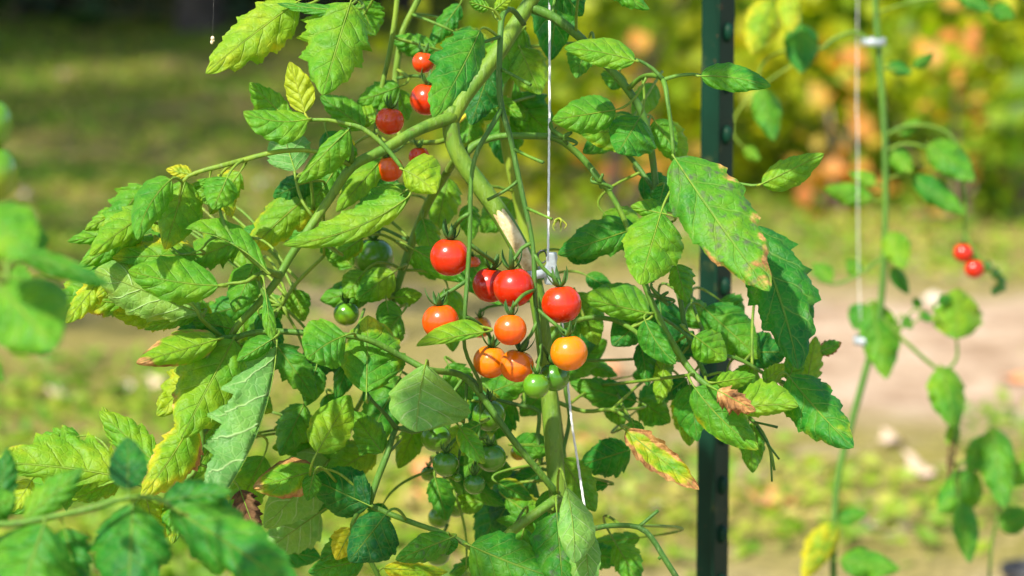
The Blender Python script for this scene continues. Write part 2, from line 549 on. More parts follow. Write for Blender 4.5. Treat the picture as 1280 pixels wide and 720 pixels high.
# ------------------------------------------------------------------ tomato plants
class Plant:
    def __init__(self, name, root, label, cat='plant', group=None, seed=1):
        self.e = empty(name, root, label, cat, group)
        self.samples = []          # (Vector, px, py)
        self.rng = random.Random(seed)
        self.d0 = 2.0

    def D(self, c):                # centimetres from the plant's middle plane
        return self.d0 + c / 100.0

    def stem(self, pts, hue=0.4, name='branch', wob=0.05, extra=None, join=True):
        """pts: (px, py, depth_cm, radius_px)"""
        rows = []
        for x, y, c, r in pts:
            d = self.D(c)
            p = P(x, y, d)
            rows.append((*p, r * 0.82 * d / FPX))
        if extra:
            rows += extra
        ex = spline(rows, 0.006)
        V, F = tube_geo(ex, 10, wob, self.rng)
        o = new_obj(name, V, F, M_STEM, self.e, Vector(ex[0][:3]))
        o['hue'] = hue
        if join:
            self.samples += [Vector(r[:3]) for r in ex]
        return o

    def leaf(self, bx, by, tx, ty, wl, wr, d=0.0, dt=None, bend=0.0, s=None, fold=0.22, curl=0.35, ruf=0.10, peak=0.36, lobe=0.16, hue=0.5, yel=0.0,
             brn=0.0, pur=0.0, flip=False, at=None, arch=0.0, seed=None, roll=0.0, name='leaf', nostalk=False, sr=1.6):
        rg = random.Random(seed if seed is not None else int(bx * 7 + by * 13 + tx * 3))
        if s is None:
            s = (rg.uniform(-0.25, 0.45), rg.uniform(0.15, 0.75))
        dt = d if dt is None else dt
        wl *= 1.12; wr *= 1.12
        hue = min(1.0, hue * 1.0 + (0.13 if (bx < 380 and d <= 3 and self.d0 == 2.0 and hue > 0.3) else 0.09) + rg.uniform(-0.08, 0.08))
        curl = curl * rg.uniform(0.8, 1.9); fold = fold * rg.uniform(0.5, 1.6)
        d0, d1 = self.D(d), self.D(dt)
        nu, nv = 44, 8
        B = np.array((bx, by), float); T = np.array((tx, ty), float)
        ax = T - B; ln = np.linalg.norm(ax); ax /= ln
        pp = np.array((ax[1], -ax[0]))
        C = (B + T) / 2 + pp * bend
        pw = math.log(0.5) / math.log(peak)
        ph = [rg.uniform(0, 6.28) for _ in range(6)]
        vamp = [[rg.uniform(0.55, 1.35) for _ in range(12)] for _ in range(2)]
        if bx < 360: lobe *= 1.5
        V, UV = [], []
        for i in range(nu + 1):
            u = i / nu
            ctr = (1 - u) ** 2 * B + 2 * u * (1 - u) * C + u * u * T
            tg = 2 * (1 - u) * (C - B) + 2 * u * (T - C)
            tg /= np.linalg.norm(tg) + 1e-9
            pn = np.array((tg[1], -tg[0]))
            pr = max(0.0, math.sin(math.pi * min(1, max(0, u)) ** pw)) ** 0.70
            dm = d0 + (d1 - d0) * u
            for j in range(-nv, nv + 1):
                v = j / nv
                W = wl if v > 0 else wr
                sd = 0 if v > 0 else 1
                a = abs(v)
                t = u * NVEIN - a * SWEEP + (0.21 if v > 0 else -0.21) + 3
                f = t - math.floor(t)
                k = int(t) % 12
                tooth = lobe * vamp[sd][k] * (1 - f ** 1.3) + 0.28 * lobe * (1 - ((t * 3.1 + ph[0]) % 1.0))
                w = W * pr * (1 - a * a * tooth + 0.10 * a * a * mnoise.noise(Vector((u * 9 + ph[4] * 5, sd * 7.3, ph[5]))))
                sh = 0.16 * a * abs(w) * (1 - u)
                q = ctr + pn * w * v + tg * sh
                aw = abs(w)
                # relief in pixel units, positive = away from the camera
                z = -(q[1] - by) * s[1] + (q[0] - bx) * s[0]
                z += fold * aw * a + curl * aw * a ** 3
                z += -math.sin(math.pi * f) * 0.055 * aw * min(1, a * 2.5) * (1 - 0.4 * a)
                z += ruf * aw * a * a * math.sin(6.28 * (u * 2.2) + ph[1 + sd]) + 0.4 * ruf * aw * a ** 3 * math.sin(6.28 * u * 5.1 + ph[3 + sd])
                z += -arch * ln * 4 * u * (1 - u) * 0.25
                z += 0.19 * aw * min(1, 2 * a) * mnoise.noise(Vector((u * 5.0 + ph[0] * 3, v * 2.2 + ph[1], ph[2]))) + 0.10 * aw * min(1, 3 * a) * mnoise.noise(Vector((u * 13.0, v * 6 + ph[3], ph[2])))
                if roll:
                    z += roll * ln * max(0, u - 0.6) ** 2
                dz = dm + z * dm / FPX
                V.append(P(q[0], q[1], dz))
                UV.append((u, v * 0.5 + 0.5))
        m = 2 * nv + 1
        F = []
        for i in range(nu):
            for j in range(m - 1):
                a_, b_, c_, d_ = i * m + j, i * m + j + 1, (i + 1) * m + j + 1, (i + 1) * m + j
                F.append((a_, d_, c_, b_) if not flip else (a_, b_, c_, d_))
        base = V[nv]
        o = new_obj(name, V, F, M_LEAF, self.e, base, uvs=UV)
        o['hue'] = hue; o['yel'] = yel; o['brn'] = brn; o['pur'] = pur
        # stalk: from the stem, through the base, on as the midrib
        rpx = sr * d0 / FPX
        mids = [V[i * m + nv] for i in range(0, nu + 1, 4)]
        off = (P(bx, by, d0 - 0.01) - P(bx, by, d0)).normalized() * (0.15 * rpx * (1 if not flip else 1))
        rows = []
        if not nostalk:
            if at is not None:
                tgt = P(at[0], at[1], self.D(at[2] if len(at) > 2 else d))
                if self.samples:
                    tgt2 = min(self.samples, key=lambda p: (p - tgt).length)
                    if (tgt2 - tgt).length < 0.02: tgt = tgt2
            elif self.samples:
                tgt = min(self.samples, key=lambda p: (p - base).length)
            else:
                tgt = base
            if (tgt - base).length > 0.004:
                dirb = (mids[0] - mids[1]).normalized()
                L_ = (tgt - base).length
                c1 = base + dirb * L_ * 0.45
                for k in range(5):
                    t = k / 5
                    p = tgt * (1 - t) ** 2 + c1 * 2 * t * (1 - t) + base * t * t
                    rows.append((*p, rpx * (1.25 - 0.25 * t)))
        for k, p in enumerate(mids):
            q = p + off
            rows.append((*q, rpx * (1 - 0.85 * k / (len(mids) - 1)) * 0.55))
        ex = spline(rows, 0.005)
        tv, tf = tube_geo(ex, 6)
        st = new_obj('leaf_stalk', tv, tf, M_STEM, o, base)
        st['hue'] = min(1, 0.38 + 0.4 * hue)
        return o

    def tomato(self, px, py, r, d, ripe, tilt=(0.0, 0.0), ped=None, cal=1.0, long=1.0, cup=0.5, curl_up=1.0):
        """tilt: lean of the stalk end in the picture (x right, y toward camera) in radians"""
        dd = self.D(d)
        R_ = r * dd / FPX
        c = P(px, py, dd)
        rg = random.Random(int(px * 3 + py * 5))
        rot = Matrix.Rotation(tilt[0], 3, 'Y') @ Matrix.Rotation(tilt[1], 3, 'X') @ Matrix.Rotation(rg.uniform(0, 6), 3, 'Z')
        nth, nph = 22, 32
        V, F = [], []
        for i in range(nth + 1):
            th = math.pi * i / nth
            for j in range(nph):
                ph = 2 * math.pi * j / nph
                rr = R_ * (1 + 0.012 * math.cos(3 * ph + px) * math.sin(th) ** 2 + 0.01 * math.cos(2 * ph))
                z = math.cos(th) * R_ * 0.97 * long
                dim = math.exp(-(th / 0.33) ** 2) * 0.16
                bot = math.exp(-((math.pi - th) / 0.2) ** 2) * 0.02
                z -= R_ * dim
                z += R_ * bot
                V.append(c + Vector((rr * math.sin(th) * math.cos(ph), rr * math.sin(th) * math.sin(ph), z)))
        for i in range(nth):
            for j in range(nph):
                k = (j + 1) % nph
                F.append((i * nph + j, (i + 1) * nph + j, (i + 1) * nph + k, i * nph + k))
        o = new_obj('tomato', V, F, M_TOM, self.e, c)
        o.rotation_euler = rot.to_euler()
        o['ripe'] = ripe; o['rad'] = R_
        top = c + rot @ Vector((0, 0, R_ * 0.80 * long))
        if cal > 0:
            CV, CF = [], []
            nl = 5
            for k in range(nl):
                a = 2 * math.pi * k / nl + rg.uniform(-0.25, 0.25)
                out = Vector((math.cos(a), math.sin(a), 0)); sd = Vector((-math.sin(a), math.cos(a), 0))
                Ls = R_ * rg.uniform(0.8, 1.2) * cal * 1.15
                cu = curl_up * rg.uniform(0.75, 1.2)
                b0 = len(CV)
                ns = 7
                p = Vector((0, 0, R_ * 0.82 * long)) + out * R_ * 0.05
                for q in range(ns):
                    t = q / (ns - 1)
                    el = 0.45 + cu * 1.35 * t ** 0.8      # start flat, sweep upward
                    w = R_ * 0.165 * math.sin(math.pi * (0.16 + 0.84 * t)) ** 0.7 * (1 - 0.35 * t)
                    if q == ns - 1: w = R_ * 0.01
                    nrm = (-out * math.sin(el) + Vector((0, 0, 1)) * math.cos(el))
                    for e_, lift in ((-1, 0.4), (0, 0.0), (1, 0.4)):
                        for side in (0, 1):
                            CV.append(c + p + sd * w * e_ + nrm * (w * lift + (R_ * 0.022 if side else 0)))
                    p = p + (out * math.cos(el) + Vector((0, 0, 1)) * math.sin(el)) * (Ls / (ns - 1))
                for q in range(ns - 1):
                    i0 = b0 + q * 6; i1 = i0 + 6
                    for (m_, n_) in ((1, 3), (3, 5), (5, 4), (4, 2), (2, 0), (0, 1)):
                        CF.append((i0 + m_, i0 + n_, i1 + n_, i1 + m_))
            # neck
            b0 = len(CV)
            nv_, nf_ = tube_geo([(*(c + Vector((0, 0, R_ * 0.78 * long))), R_ * 0.16), (*(c + Vector((0, 0, R_ * 0.95 * long))), R_ * 0.11), (*(c + Vector((0, 0, R_ * 1.15 * long))), R_ * 0.085)], 8)
            CV += nv_; CF += [tuple(x + b0 for x in f) for f in nf_]
            co = new_obj('calyx', CV, CF, M_STEM, None, c)
            co.parent = o
            co.location = (0, 0, 0)
            co['hue'] = 0.12
        if ped:
            neck = c + rot @ Vector((0, 0, R_ * 1.12 * long))
            rows = [(*P(x, y, self.D(cc)), rp * dd / FPX) for x, y, cc, rp in ped]
            if self.samples:
                p0 = Vector(rows[0][:3])
                nr = min(self.samples, key=lambda p: (p - p0).length)
                if (nr - p0).length < 0.02: rows[0] = (*nr, rows[0][3])
            rows.append((*neck, 2.0 * dd / FPX))
            rows.append((*top, 2.2 * dd / FPX))
            ex = spline(rows, 0.004)
            tv, tf = tube_geo(ex, 8, 0.05, rg)
            st = new_obj('fruit_stalk', tv, tf, M_STEM, self.e, Vector(ex[0][:3]))
            st['hue'] = 0.30
        return o
# ================================================================== main plant
gp = P(712, 760, 2.02)
main = Plant('tomato_plant', (gp.x + 0.01, gp.y + 0.02, ground_z(gp.x, gp.y)), 'large staked tomato plant carrying a long truss of ripening red and orange cherry tomatoes', 'plant', None, 5)
S, Lf, T = main.stem, main.leaf, main.tomato
root = (main.e.location.x, main.e.location.y, main.e.location.z - 0.03)
# --- stems (px, py, depth cm, radius px)
S([(567, 132, 1, 13), (563, 152, 1, 14), (567, 180, 1, 13.5), (580, 205, 1, 14), (602, 235, 1, 14.5), (628, 272, 1, 14.5), (652, 315, 1, 14.5), (668, 355, 1, 13), (678, 410, 1, 12.5), (685, 470, 2, 12.5), (691, 540, 2, 13.5), (698, 620, 2, 14), (706, 700, 2, 14.5), (712, 760, 2, 15)], 0.52, 'main_stem', 0.03,
  [(gp.x + 0.006, gp.y + 0.01, 0.35, 0.0085), (*root, 0.0095)])
S([(562, 156, 1, 12), (580, 122, 1, 12.5), (603, 92, 1, 12.5), (625, 62, 1, 12), (645, 30, 2, 12), (664, 0, 2, 11.5), (690, -45, 3, 11), (705, -130, 5, 10), (700, -230, 7, 8)], 0.55, 'main_stem', 0.03)
S([(570, 146, 1, 11), (545, 153, 0, 10), (515, 166, -1, 8.5), (478, 188, -2, 8), (440, 208, -3, 7.5), (412, 248, -3, 7), (385, 288, -4, 6.8), (362, 322, -4, 6.5), (345, 352, -4, 6), (318, 385, -4, 5.5), (296, 408, -4, 5), (280, 440, -3, 4)], 0.48)
S([(660, 8, 2, 8), (690, 20, 2, 7.5), (720, 42, 2, 7), (750, 72, 3, 6.5), (785, 112, 3, 6), (806, 150, 3, 5.5), (816, 200, 4, 5), (824, 270, 4, 4.5), (836, 325, 5, 4.3), (850, 375, 5, 4.2), (856, 408, 5, 4), (868, 440, 4, 4), (882, 470, 3, 4)], 0.30)
S([(578, 198, 2, 8), (592, 182, 2, 6.5), (620, 171, 2, 5.5), (660, 170, 2, 5), (694, 173, 2, 5), (722, 192, 2, 5), (748, 222, 2, 4.6), (768, 250, 2, 4.4), (786, 288, 2, 4.3), (800, 335, 2, 4.5), (815, 378, 2, 5), (838, 425, 2, 5.2), (868, 468, 1, 5), (905, 497, 0, 4), (945, 530, 0, 3.2), (962, 560, 0, 2.6), (968, 588, 0, 2)], 0.40)
S([(648, 60, 10, 7), (632, 130, 11, 7.5), (634, 190, 12, 8), (648, 250, 12, 8), (660, 310, 12, 8), (676, 400, 12, 8), (700, 560, 10, 8), (712, 720, 6, 8)], 0.72)
S([(572, 195, 3, 6), (556, 220, 7, 6.5), (536, 252, 9, 6.5), (519, 292, 10, 6.5), (503, 338, 10, 6.2), (490, 382, 10, 6), (478, 430, 10, 5), (462, 480, 11, 4), (430, 540, 12, 3)], 0.55)
# branches lower left
S([(286, 432, -4, 4), (300, 420, -4, 4.4), (335, 414, -4, 4.5), (395, 417, -4, 4.5), (455, 423, -4, 4.6), (505, 447, -3, 5), (535, 462, -3, 5), (575, 468, -1, 5), (600, 492, -1, 5), (640, 548, -1, 5), (676, 592, 0, 5.2), (697, 618, 1, 6)], 0.36)
S([(600, 490, -1, 3.5), (584, 470, 0, 3.3), (560, 500, 0, 3), (535, 532, 0, 3.2), (515, 540, 0, 3.6), (496, 535, 0, 4.2), (484, 568, -1, 5), (472, 598, -1, 5.3), (462, 628, -1, 5.5)], 0.30)
S([(496, 537, 0, 4.2), (482, 518, -1, 3), (466, 502, -2, 2.6), (458, 490, -2, 2.4)], 0.20)
S([(458, 630, -1, 5), (486, 642, -1, 4.6), (520, 655, -2, 4.4), (560, 669, -2, 4.2), (590, 686, -2, 4.2), (612, 712, -2, 4), (640, 735, -2, 4)], 0.38)
S([(462, 626, -1, 5), (448, 640, -1, 4), (440, 665, 0, 3.6), (462, 700, 1, 4), (480, 735, 2, 4)], 0.28)
S([(698, 622, 1, 8), (670, 642, 0, 7.5), (640, 664, 0, 7.5), (606, 696, 0, 7), (575, 730, 0, 7)], 0.50)
S([(700, 690, 2, 5), (735, 664, 2, 4.2), (765, 657, 1, 4), (798, 659, 0, 4.2), (815, 673, 0, 4.4), (828, 694, 0, 4.4), (842, 716, 0, 4.4), (860, 745, 1, 4.4)], 0.18)
S([(798, 659, 0, 3), (811, 648, 0, 2.6), (823, 638, 0, 2.8)], 0.2, 'stub', join=False)
S([(828, 694, 0, 3), (823, 699, 0, 2.6)], 0.35, 'stub', join=False)
# upper thin stems behind
S([(500, -40, 9, 4), (494, 20, 9, 4), (486, 70, 9, 4.2), (477, 110, 9, 4), (473, 140, 9, 3), (468, 168, 8, 2.5)], 0.55)
S([(545, -50, 12, 5), (520, 5, 12, 5), (504, 38, 12, 5), (497, 75, 12, 5), (494, 112, 12, 4.8), (500, 170, 10, 4), (540, 178, 6, 4), (566, 172, 2, 4)], 0.58)
S([(404, -60, 2, 4), (430, -20, 2, 4), (446, 0, 1, 3.6), (470, -12, 4, 3.6), (500, -40, 9, 4)], 0.4)
# compound leaf stalks on the left
S([(440, 208, -3, 4.4), (418, 196, -4, 3.6), (392, 189, -5, 3.4), (365, 188, -5, 3.6), (335, 192, -6, 3.8), (305, 200, -6, 3.8), (275, 208, -7, 3.6), (245, 216, -7, 3), (228, 228, -7, 2.4), (222, 262, -6, 2.2), (206, 300, -5, 2)], 0.62)
S([(504, 212, -5, 3), (492, 196, -5, 3.4), (474, 176, -5, 3.6), (452, 160, -5, 3.4), (434, 155, -5, 3.2), (410, 150, -5, 2.8), (386, 150, -5, 2.6)], 0.45)
S([(438, 205, -3, 4), (440, 190, -4, 3.4), (437, 172, -4, 2.6), (436, 160, -5, 2.2)], 0.3)
S([(392, 262, -3, 3.2), (390, 240, -4, 2.6), (388, 222, -5, 2.4)], 0.5)
S([(394, 275, -3, 3), (378, 252, -3, 2.6), (371, 230, -2, 2.4), (368, 214, -2, 2)], 0.55)
S([(350, 346, -4, 4.5), (330, 340, -6, 4), (308, 352, -7, 3), (290, 354, -7, 2.4), (272, 357, -7, 2.2)], 0.5)
S([(352, 342, -4, 4), (334, 338, -6, 4.2), (318, 326, -7, 4.2), (300, 310, -8, 3.6), (280, 280, -8, 2.6), (274, 258, -8, 2.2)], 0.45)
S([(336, 340, -6, 3), (322, 350, -6, 2.8), (334, 376, -6, 3), (342, 400, -6, 3), (343, 420, -6, 2)], 0.4)
S([(405, 320, 6, 2.6), (382, 342, 6, 3), (366, 360, 6, 3), (352, 382, 6, 3)], 0.6)
S([(300, 420, -4, 4), (270, 426, -5, 4), (258, 450, -6, 3.6), (250, 510, -4, 3.2), (253, 545, -3, 4), (248, 580, -3, 4), (232, 600, -3, 3.4), (200, 612, -4, 3), (150, 597, -5, 2.8)], 0.40)
S([(250, 570, -3, 3.4), (238, 574, -4, 3), (228, 575, -5, 2.6)], 0.4)
S([(282, 425, -4, 3.4), (262, 408, -5, 3.4), (250, 396, -6, 3), (240, 380, -6, 3), (195, 370, -5, 2.2), (150, 340, -4, 2)], 0.5)
S([(206, 300, -5, 2), (226, 318, -5, 2), (250, 312, -6, 1.8), (262, 300, -8, 1.8), (282, 292, -8, 2.4)], 0.4)
S([(150, 340, -4, 2), (130, 325, -3, 2), (150, 300, -3, 1.8), (190, 270, -4, 1.8), (222, 262, -6, 2)], 0.4)
# right compound stalks
S([(785, 112, 3, 4), (800, 98, 1, 4), (815, 94, -2, 4), (829, 100, -4, 4), (834, 125, -5, 3.2), (839, 160, -5, 3), (842, 196, -5, 2.8)], 0.42)
S([(829, 100, -4, 3.6), (816, 86, -4, 2.8), (800, 76, -4, 2.4), (792, 74, -4, 2.2)], 0.3)
S([(829, 100, -4, 3.4), (845, 95, -4, 2.8), (866, 93, -4, 2.4), (878, 95, -4, 2.2)], 0.4)
S([(842, 196, -5, 2.8), (870, 212, 0, 2), (905, 225, 1, 2), (940, 232, 0, 2.4), (952, 230, 0, 2)], 0.5)
S([(905, 225, 1, 2), (922, 250, 2, 2), (940, 282, 2, 2.4)], 0.3)
S([(740, 170, 6, 4), (770, 180, 6, 4), (795, 205, 6, 3.6), (816, 235, 5, 3.6)], 0.2)
S([(560, 165, 6, 2.4), (590, 138, 8, 3.4), (615, 125, 9, 3.2), (634, 122, 10, 3)], 0.95)
S([(672, 455, 6, 4.4), (695, 415, 6, 4.5), (730, 398, 6, 4), (765, 399, 6, 4), (788, 410, 5, 3.6), (806, 422, 3, 3.4), (835, 425, 2, 3)], 0.45)
S([(818, 392, 2, 2.6), (840, 405, 3, 2.4), (870, 428, 3, 2.6), (900, 442, 4, 2.8), (930, 452, 5, 3), (960, 470, 5, 3), (985, 480, 4, 3)], 0.4)
S([(900, 497, 0, 2.4), (930, 505, -1, 2.2), (950, 512, 0, 2), (985, 480, 4, 2.4)], 0.35)
S([(940, 527, 0, 2), (955, 530, -1, 1.8), (972, 534, -1, 2.2)], 0.15, 'stub', join=False)
S([(945, 532, 0, 2), (960, 555, -1, 1.8), (974, 574, -1, 1.6)], 0.15, 'stub', join=False)
S([(950, 540, 0, 1.8), (962, 560, 0, 1.8), (965, 602, 0, 1.6)], 0.2, 'stub', join=False)
S([(690, 500, 9, 3.4), (730, 514, 8, 3.2), (765, 512, 7, 3), (790, 528, 5, 2.8), (800, 542, 3, 2.6)], 0.5)
S([(700, 600, 8, 3), (705, 560, 9, 3), (712, 520, 10, 3), (706, 480, 10, 3), (715, 450, 11, 3)], 0.35)
S([(676, 580, 8, 3), (672, 545, 8, 3.2), (674, 515, 8, 3.2), (655, 508, 8, 3), (620, 500, 8, 2.6)], 0.25)

# stem scar: dry split bark
rows = [(*P(x, y, main.D(1)), r * 0.845 * 2.01 / FPX) for x, y, r in ((612, 250, 6), (621, 262, 12.5), (634, 282, 15.2), (648, 306, 15.2), (658, 328, 14.8), (666, 346, 12.0))]
V, F = tube_geo(spline(rows, 0.003), 9, 0.02, random.Random(4), -0.55, 0.95, ref=(0.15, -0.95, 0.3))
new_obj('bark_scar', V, F, M_SCAR, main.e, rows[2][:3])

# --- fruit trusses
tr1 = S([(655, 30, 1, 4), (640, 12, -1, 4.4), (628, 20, -3, 4.6), (625, 60, -4, 4.6), (624, 105, -4, 4.6), (628, 138, -4, 4.6), (638, 172, -4, 4.2), (647, 215, -4, 4), (655, 252, -4, 3.8), (663, 288, -4, 3.8), (667, 318, -4, 3.6), (668, 350, -4, 3.8), (670, 385, -4, 3.6), (674, 415, -4, 3.2), (677, 440, -4, 2.6), (676, 455, -4, 2)], 0.24, 'fruit_truss')
tr2 = S([(627, 136, -4, 4.2), (612, 162, -5, 3.8), (598, 186, -5, 3.8), (590, 215, -5, 3.6), (588, 255, -5, 3.6), (587, 305, -5, 3.5), (584, 350, -5, 3.4), (581, 395, -5, 3.2), (581, 435, -4, 2.8), (590, 458, -3, 2.8), (600, 478, -2, 2.8), (601, 492, -1, 3)], 0.24, 'fruit_truss')
for a, c in (([(625, 46, -4, 2.8), (604, 53, -5, 2.4), (581, 61, -6, 2.6)], 0.2), ([(626, 86, -4, 3), (645, 96, -5, 2.4), (663, 106, -6, 3.2)], 0.35),
             ([(642, 186, -4, 3), (660, 195, -5, 2.4), (679, 203, -6, 2.8)], 0.4), ([(649, 225, -4, 3), (632, 238, -4, 2.4), (609, 250, -4, 2.6)], 0.3),
             ([(658, 260, -4, 3), (672, 266, -5, 2.2), (690, 274, -6, 2.2)], 0.45)):
    S(a, c, 'stub', join=False)
T(562, 321, 25, -4, 0.87, (0.06, -0.05), [(588, 262, -5, 3), (578, 272, -5, 2.6), (568, 284, -4, 2.6)])
T(613, 356, 23, -1, 0.93, (0.1, 0), [(587, 308, -5, 2.8), (604, 318, -4, 2.6), (617, 327, -2, 2.4)])
T(642, 359, 26, -4, 0.92, (-0.12, -0.1), [(664, 298, -4, 2.8), (653, 310, -4, 2.6), (643, 324, -4, 2.4)])
T(702, 380, 25, -4, 0.86, (-0.1, -0.1), [(667, 325, -4, 2.8), (680, 336, -4, 2.6), (691, 346, -4, 2.4)])
T(551, 402, 23.5, -5, 0.75, (-0.1, -0.05), [(584, 350, -5, 2.8), (568, 361, -5, 2.6), (553, 370, -5, 2.4)])
T(638, 412, 20.5, -6, 0.70, (0.05, -0.25), [(669, 360, -4, 2.6), (654, 369, -6, 2.4), (644, 380, -7, 2.2)], 1.0)
T(711, 441, 23.5, -5, 0.555, (-0.12, -0.15), [(673, 385, -4, 2.4), (690, 402, -5, 2.4), (703, 412, -5, 2.2)], 0.95)
T(613, 452, 21.5, -2, 0.60, (0.1, 0), [(581, 392, -5, 2.6), (598, 404, -4, 2.4), (612, 420, -2, 2.2)])
T(646, 457, 21.5, -4, 0.62, (0.25, -0.1), [(673, 405, -4, 2.4), (664, 418, -4, 2.4), (654, 430, -4, 2.2)])
T(670, 482, 17, -6, 0.15, (0.05, -0.1), [(676, 430, -4, 2.2), (674, 450, -5, 2)], 0.8)
T(693, 471, 19, -3, 0.06, (-0.1, 0), [(676, 428, -4, 2.2), (686, 446, -3, 2)], 0.8)
T(590, 330, 11, 11, 0.72, (0, 0), [(560, 300, 9, 2), (580, 310, 11, 2)], 0.8)
T(600, 409, 14, 12, 0.57, (0, 0), [(640, 380, 12, 2), (610, 384, 12, 2)], 0.8)
T(648, 566, 10, 14, 0.35, (0, 0), [(676, 540, 8, 2), (652, 548, 12, 2)], 0.8)
# upper cluster behind
T(487, 151, 18, 4, 0.80, (0.1, 0), [(474, 128, 9, 2), (480, 128, 10, 2)])
T(529, 78, 14, 8, 0.80, (0.1, 0), [(500, 50, 12, 2), (520, 56, 11, 2)])
T(533, 124, 21, 7, 0.82, (0.1, 0), [(498, 95, 12, 2), (520, 95, 10, 2)])
T(487, 211, 17, 5, 0.71, (-0.2, 0), [(505, 172, 9, 2), (496, 188, 10, 2)])
T(524, 196, 13, 7, 0.80, (0, 0), [(530, 178, 7, 2), (526, 180, 9, 2)])
# green cluster
trg = S([(600, 492, -1, 2.8), (601, 515, 0, 2.4), (598, 550, 0, 2.4), (594, 580, -1, 2)], 0.25, 'fruit_truss')
trh = S([(584, 470, 0, 2.8), (582, 500, 0, 2.4), (578, 540, 0, 2.2), (574, 570, -1, 2)], 0.25, 'fruit_truss')
T(611, 519, 21, 1, 0.10, (-0.1, 0), [(601, 494, -1, 2.2), (606, 496, 0, 2)], 0.9)
T(545, 547, 18.5, 2, 0.13, (0.1, 0), [(578, 528, 0, 2), (560, 522, 1, 2)], 0.8)
T(557, 580, 16.5, -2, 0.06, (0.05, -0.1), [(577, 540, 0, 2), (566, 552, -1, 2)], 0.85)
T(614, 572, 18.5, -1, 0.08, (-0.1, 0), [(599, 545, 0, 2), (607, 546, -1, 2)], 0.85)
T(593, 605, 13.5, -2, 0.03, (0, -0.1), [(595, 575, -1, 2), (594, 584, -2, 2)], 1.0)
T(572, 597, 5.5, -2, 0.10, (0, 0), [(574, 568, -1, 1.4), (573, 586, -2, 1.2)], 1.2)
T(549, 647, 14, 20, 0.16, (0, 0), [(556, 600, 16, 2), (552, 625, 18, 2)], 0.7)
T(570, 634, 13, 22, 0.16, (0, 0), [(556, 600, 16, 2), (566, 612, 20, 2)], 0.7)
S([(537, 532, 0, 2.4), (548, 570, 8, 2.4), (556, 600, 16, 2.4), (560, 622, 20, 2)], 0.2, 'fruit_truss')
T(536, 592, 10, 16, 0.16, (0, 0), [(548, 570, 8, 2), (540, 576, 12, 2)], 0.7)
T(547, 692, 16, 18, 0.08, (0, 0), [(560, 655, 18, 2), (552, 670, 18, 2)], 0.7)
# green fruit behind at left
T(433, 392, 16, 8, 0.17, (0, 0), [(478, 352, 10, 2), (445, 362, 9, 2)], 0.8)
T(436, 368, 15, 12, 0.05, (0, 0), [(480, 340, 10, 2), (445, 346, 11, 2)], 0.8)
T(467, 322, 26, 13, 0.12, (0, 0), [(510, 300, 10, 2), (478, 286, 12, 2)], 0.7)
T(365, 380, 15, 14, 0.15, (0, 0), [(366, 360, 6, 2), (365, 362, 10, 2)], 0.7)
# dry empty calyces on the old truss
for (x, y, d, k, sc, hu) in ((699, 280, -6, 4, 1.0, 0.75), (704, 172, -1, 4, 2.0, 0.2), (750, 228, -1, 4, 1.8, 0.25), (826, 372, 1, 4, 1.9, 0.2), (898, 506, -1, 4, 1.2, 0.2), (893, 500, -1, 4, 1.2, 0.5)):
    rg = random.Random(int(x + y))
    CV, CF = [], []
    for q in range(5):
        a = q * 1.257 + rg.uniform(-0.3, 0.3)
        dx, dy = math.cos(a), math.sin(a) * 0.55
        pts = []
        for t in np.linspace(0, 1, 6):
            rr = 9 * sc * math.sin(t * 2.5)
            pts.append((*P(x + dx * rr + rg.uniform(-.6, .6), y + dy * rr + 14 * sc * t * (1 if y == 280 else -0.2 + 1.1 * dx * 0.5) - (7 * sc if y == 280 else 0), main.D(d) + 0.004 * math.sin(a) * math.sin(t * 2.5)), (1.9 * (1 - t) + 0.5) * sc * 0.7 * 2 / FPX))
        v_, f_ = tube_geo(spline(pts, 0.003), 6)
        b0 = len(CV); CV += v_; CF += [tuple(i + b0 for i in f) for f in f_]
    o = new_obj('calyx', CV, CF, M_STEM, main.e, CV[0]); o['hue'] = hu

# --- leaves. base -> tip in px, left and right half widths px, depth cm
# top left
Lf(372, 2, 257, 92, 36, 30, -2, -1, bend=-4, hue=0.62, yel=0.35, lobe=0.26, s=(0.3, 0.5))
Lf(366, 0, 330, -30, 24, 24, 0, hue=0.6, yel=0.4)
Lf(434, 12, 346, 4, 9, 6, -3, hue=0.35, s=(0.1, 1.2), bend=4)
Lf(438, 3, 403, 119, 42, 50, -3, -4, hue=0.66, yel=0.2, lobe=0.26, s=(0.25, 0.45), pur=0.25)
Lf(432, 10, 400, 30, 18, 14, -1, hue=0.55)
Lf(450, 2, 468, 45, 24, 26, 6, hue=0.4, at=(446, 0, 1))
Lf(381, 141, 362, 77, 15, 18, -5, -6, hue=0.85, yel=0.3, lobe=0.05, s=(-0.3, 0.3))
Lf(362, 152, 312, 103, 22, 16, -1, hue=0.4, s=(-0.4, -0.1), at=(388, 150))
Lf(385, 149, 304, 139, 26, 13, -6, -7, bend=14, hue=0.48, lobe=0.03, s=(0.1, 0.9))
Lf(369, 214, 352, 162, 28, 27, -2, 0, hue=0.42, flip=True, lobe=0.1, peak=0.45)
Lf(436, 162, 372, 229, 24, 9, -5, -6, bend=-3, hue=0.5, lobe=0.05, s=(-0.2, 0.1))
Lf(432, 175, 428, 216, 16, 20, -3, hue=0.35, s=(-0.6, -0.2))
Lf(388, 225, 341, 246, 26, 16, 1, hue=0.22, s=(-0.6, -0.1))
Lf(396, 238, 306, 322, 26, 26, 2, 4, hue=0.62, yel=0.5, lobe=0.18, s=(0.2, 0.4), bend=-8)
Lf(392, 240, 372, 290, 24, 16, 4, hue=0.45)
Lf(504, 212, 545, 242, 30, 18, -6, -6, hue=0.70, lobe=0.05, s=(-0.1, 0.6), bend=6)
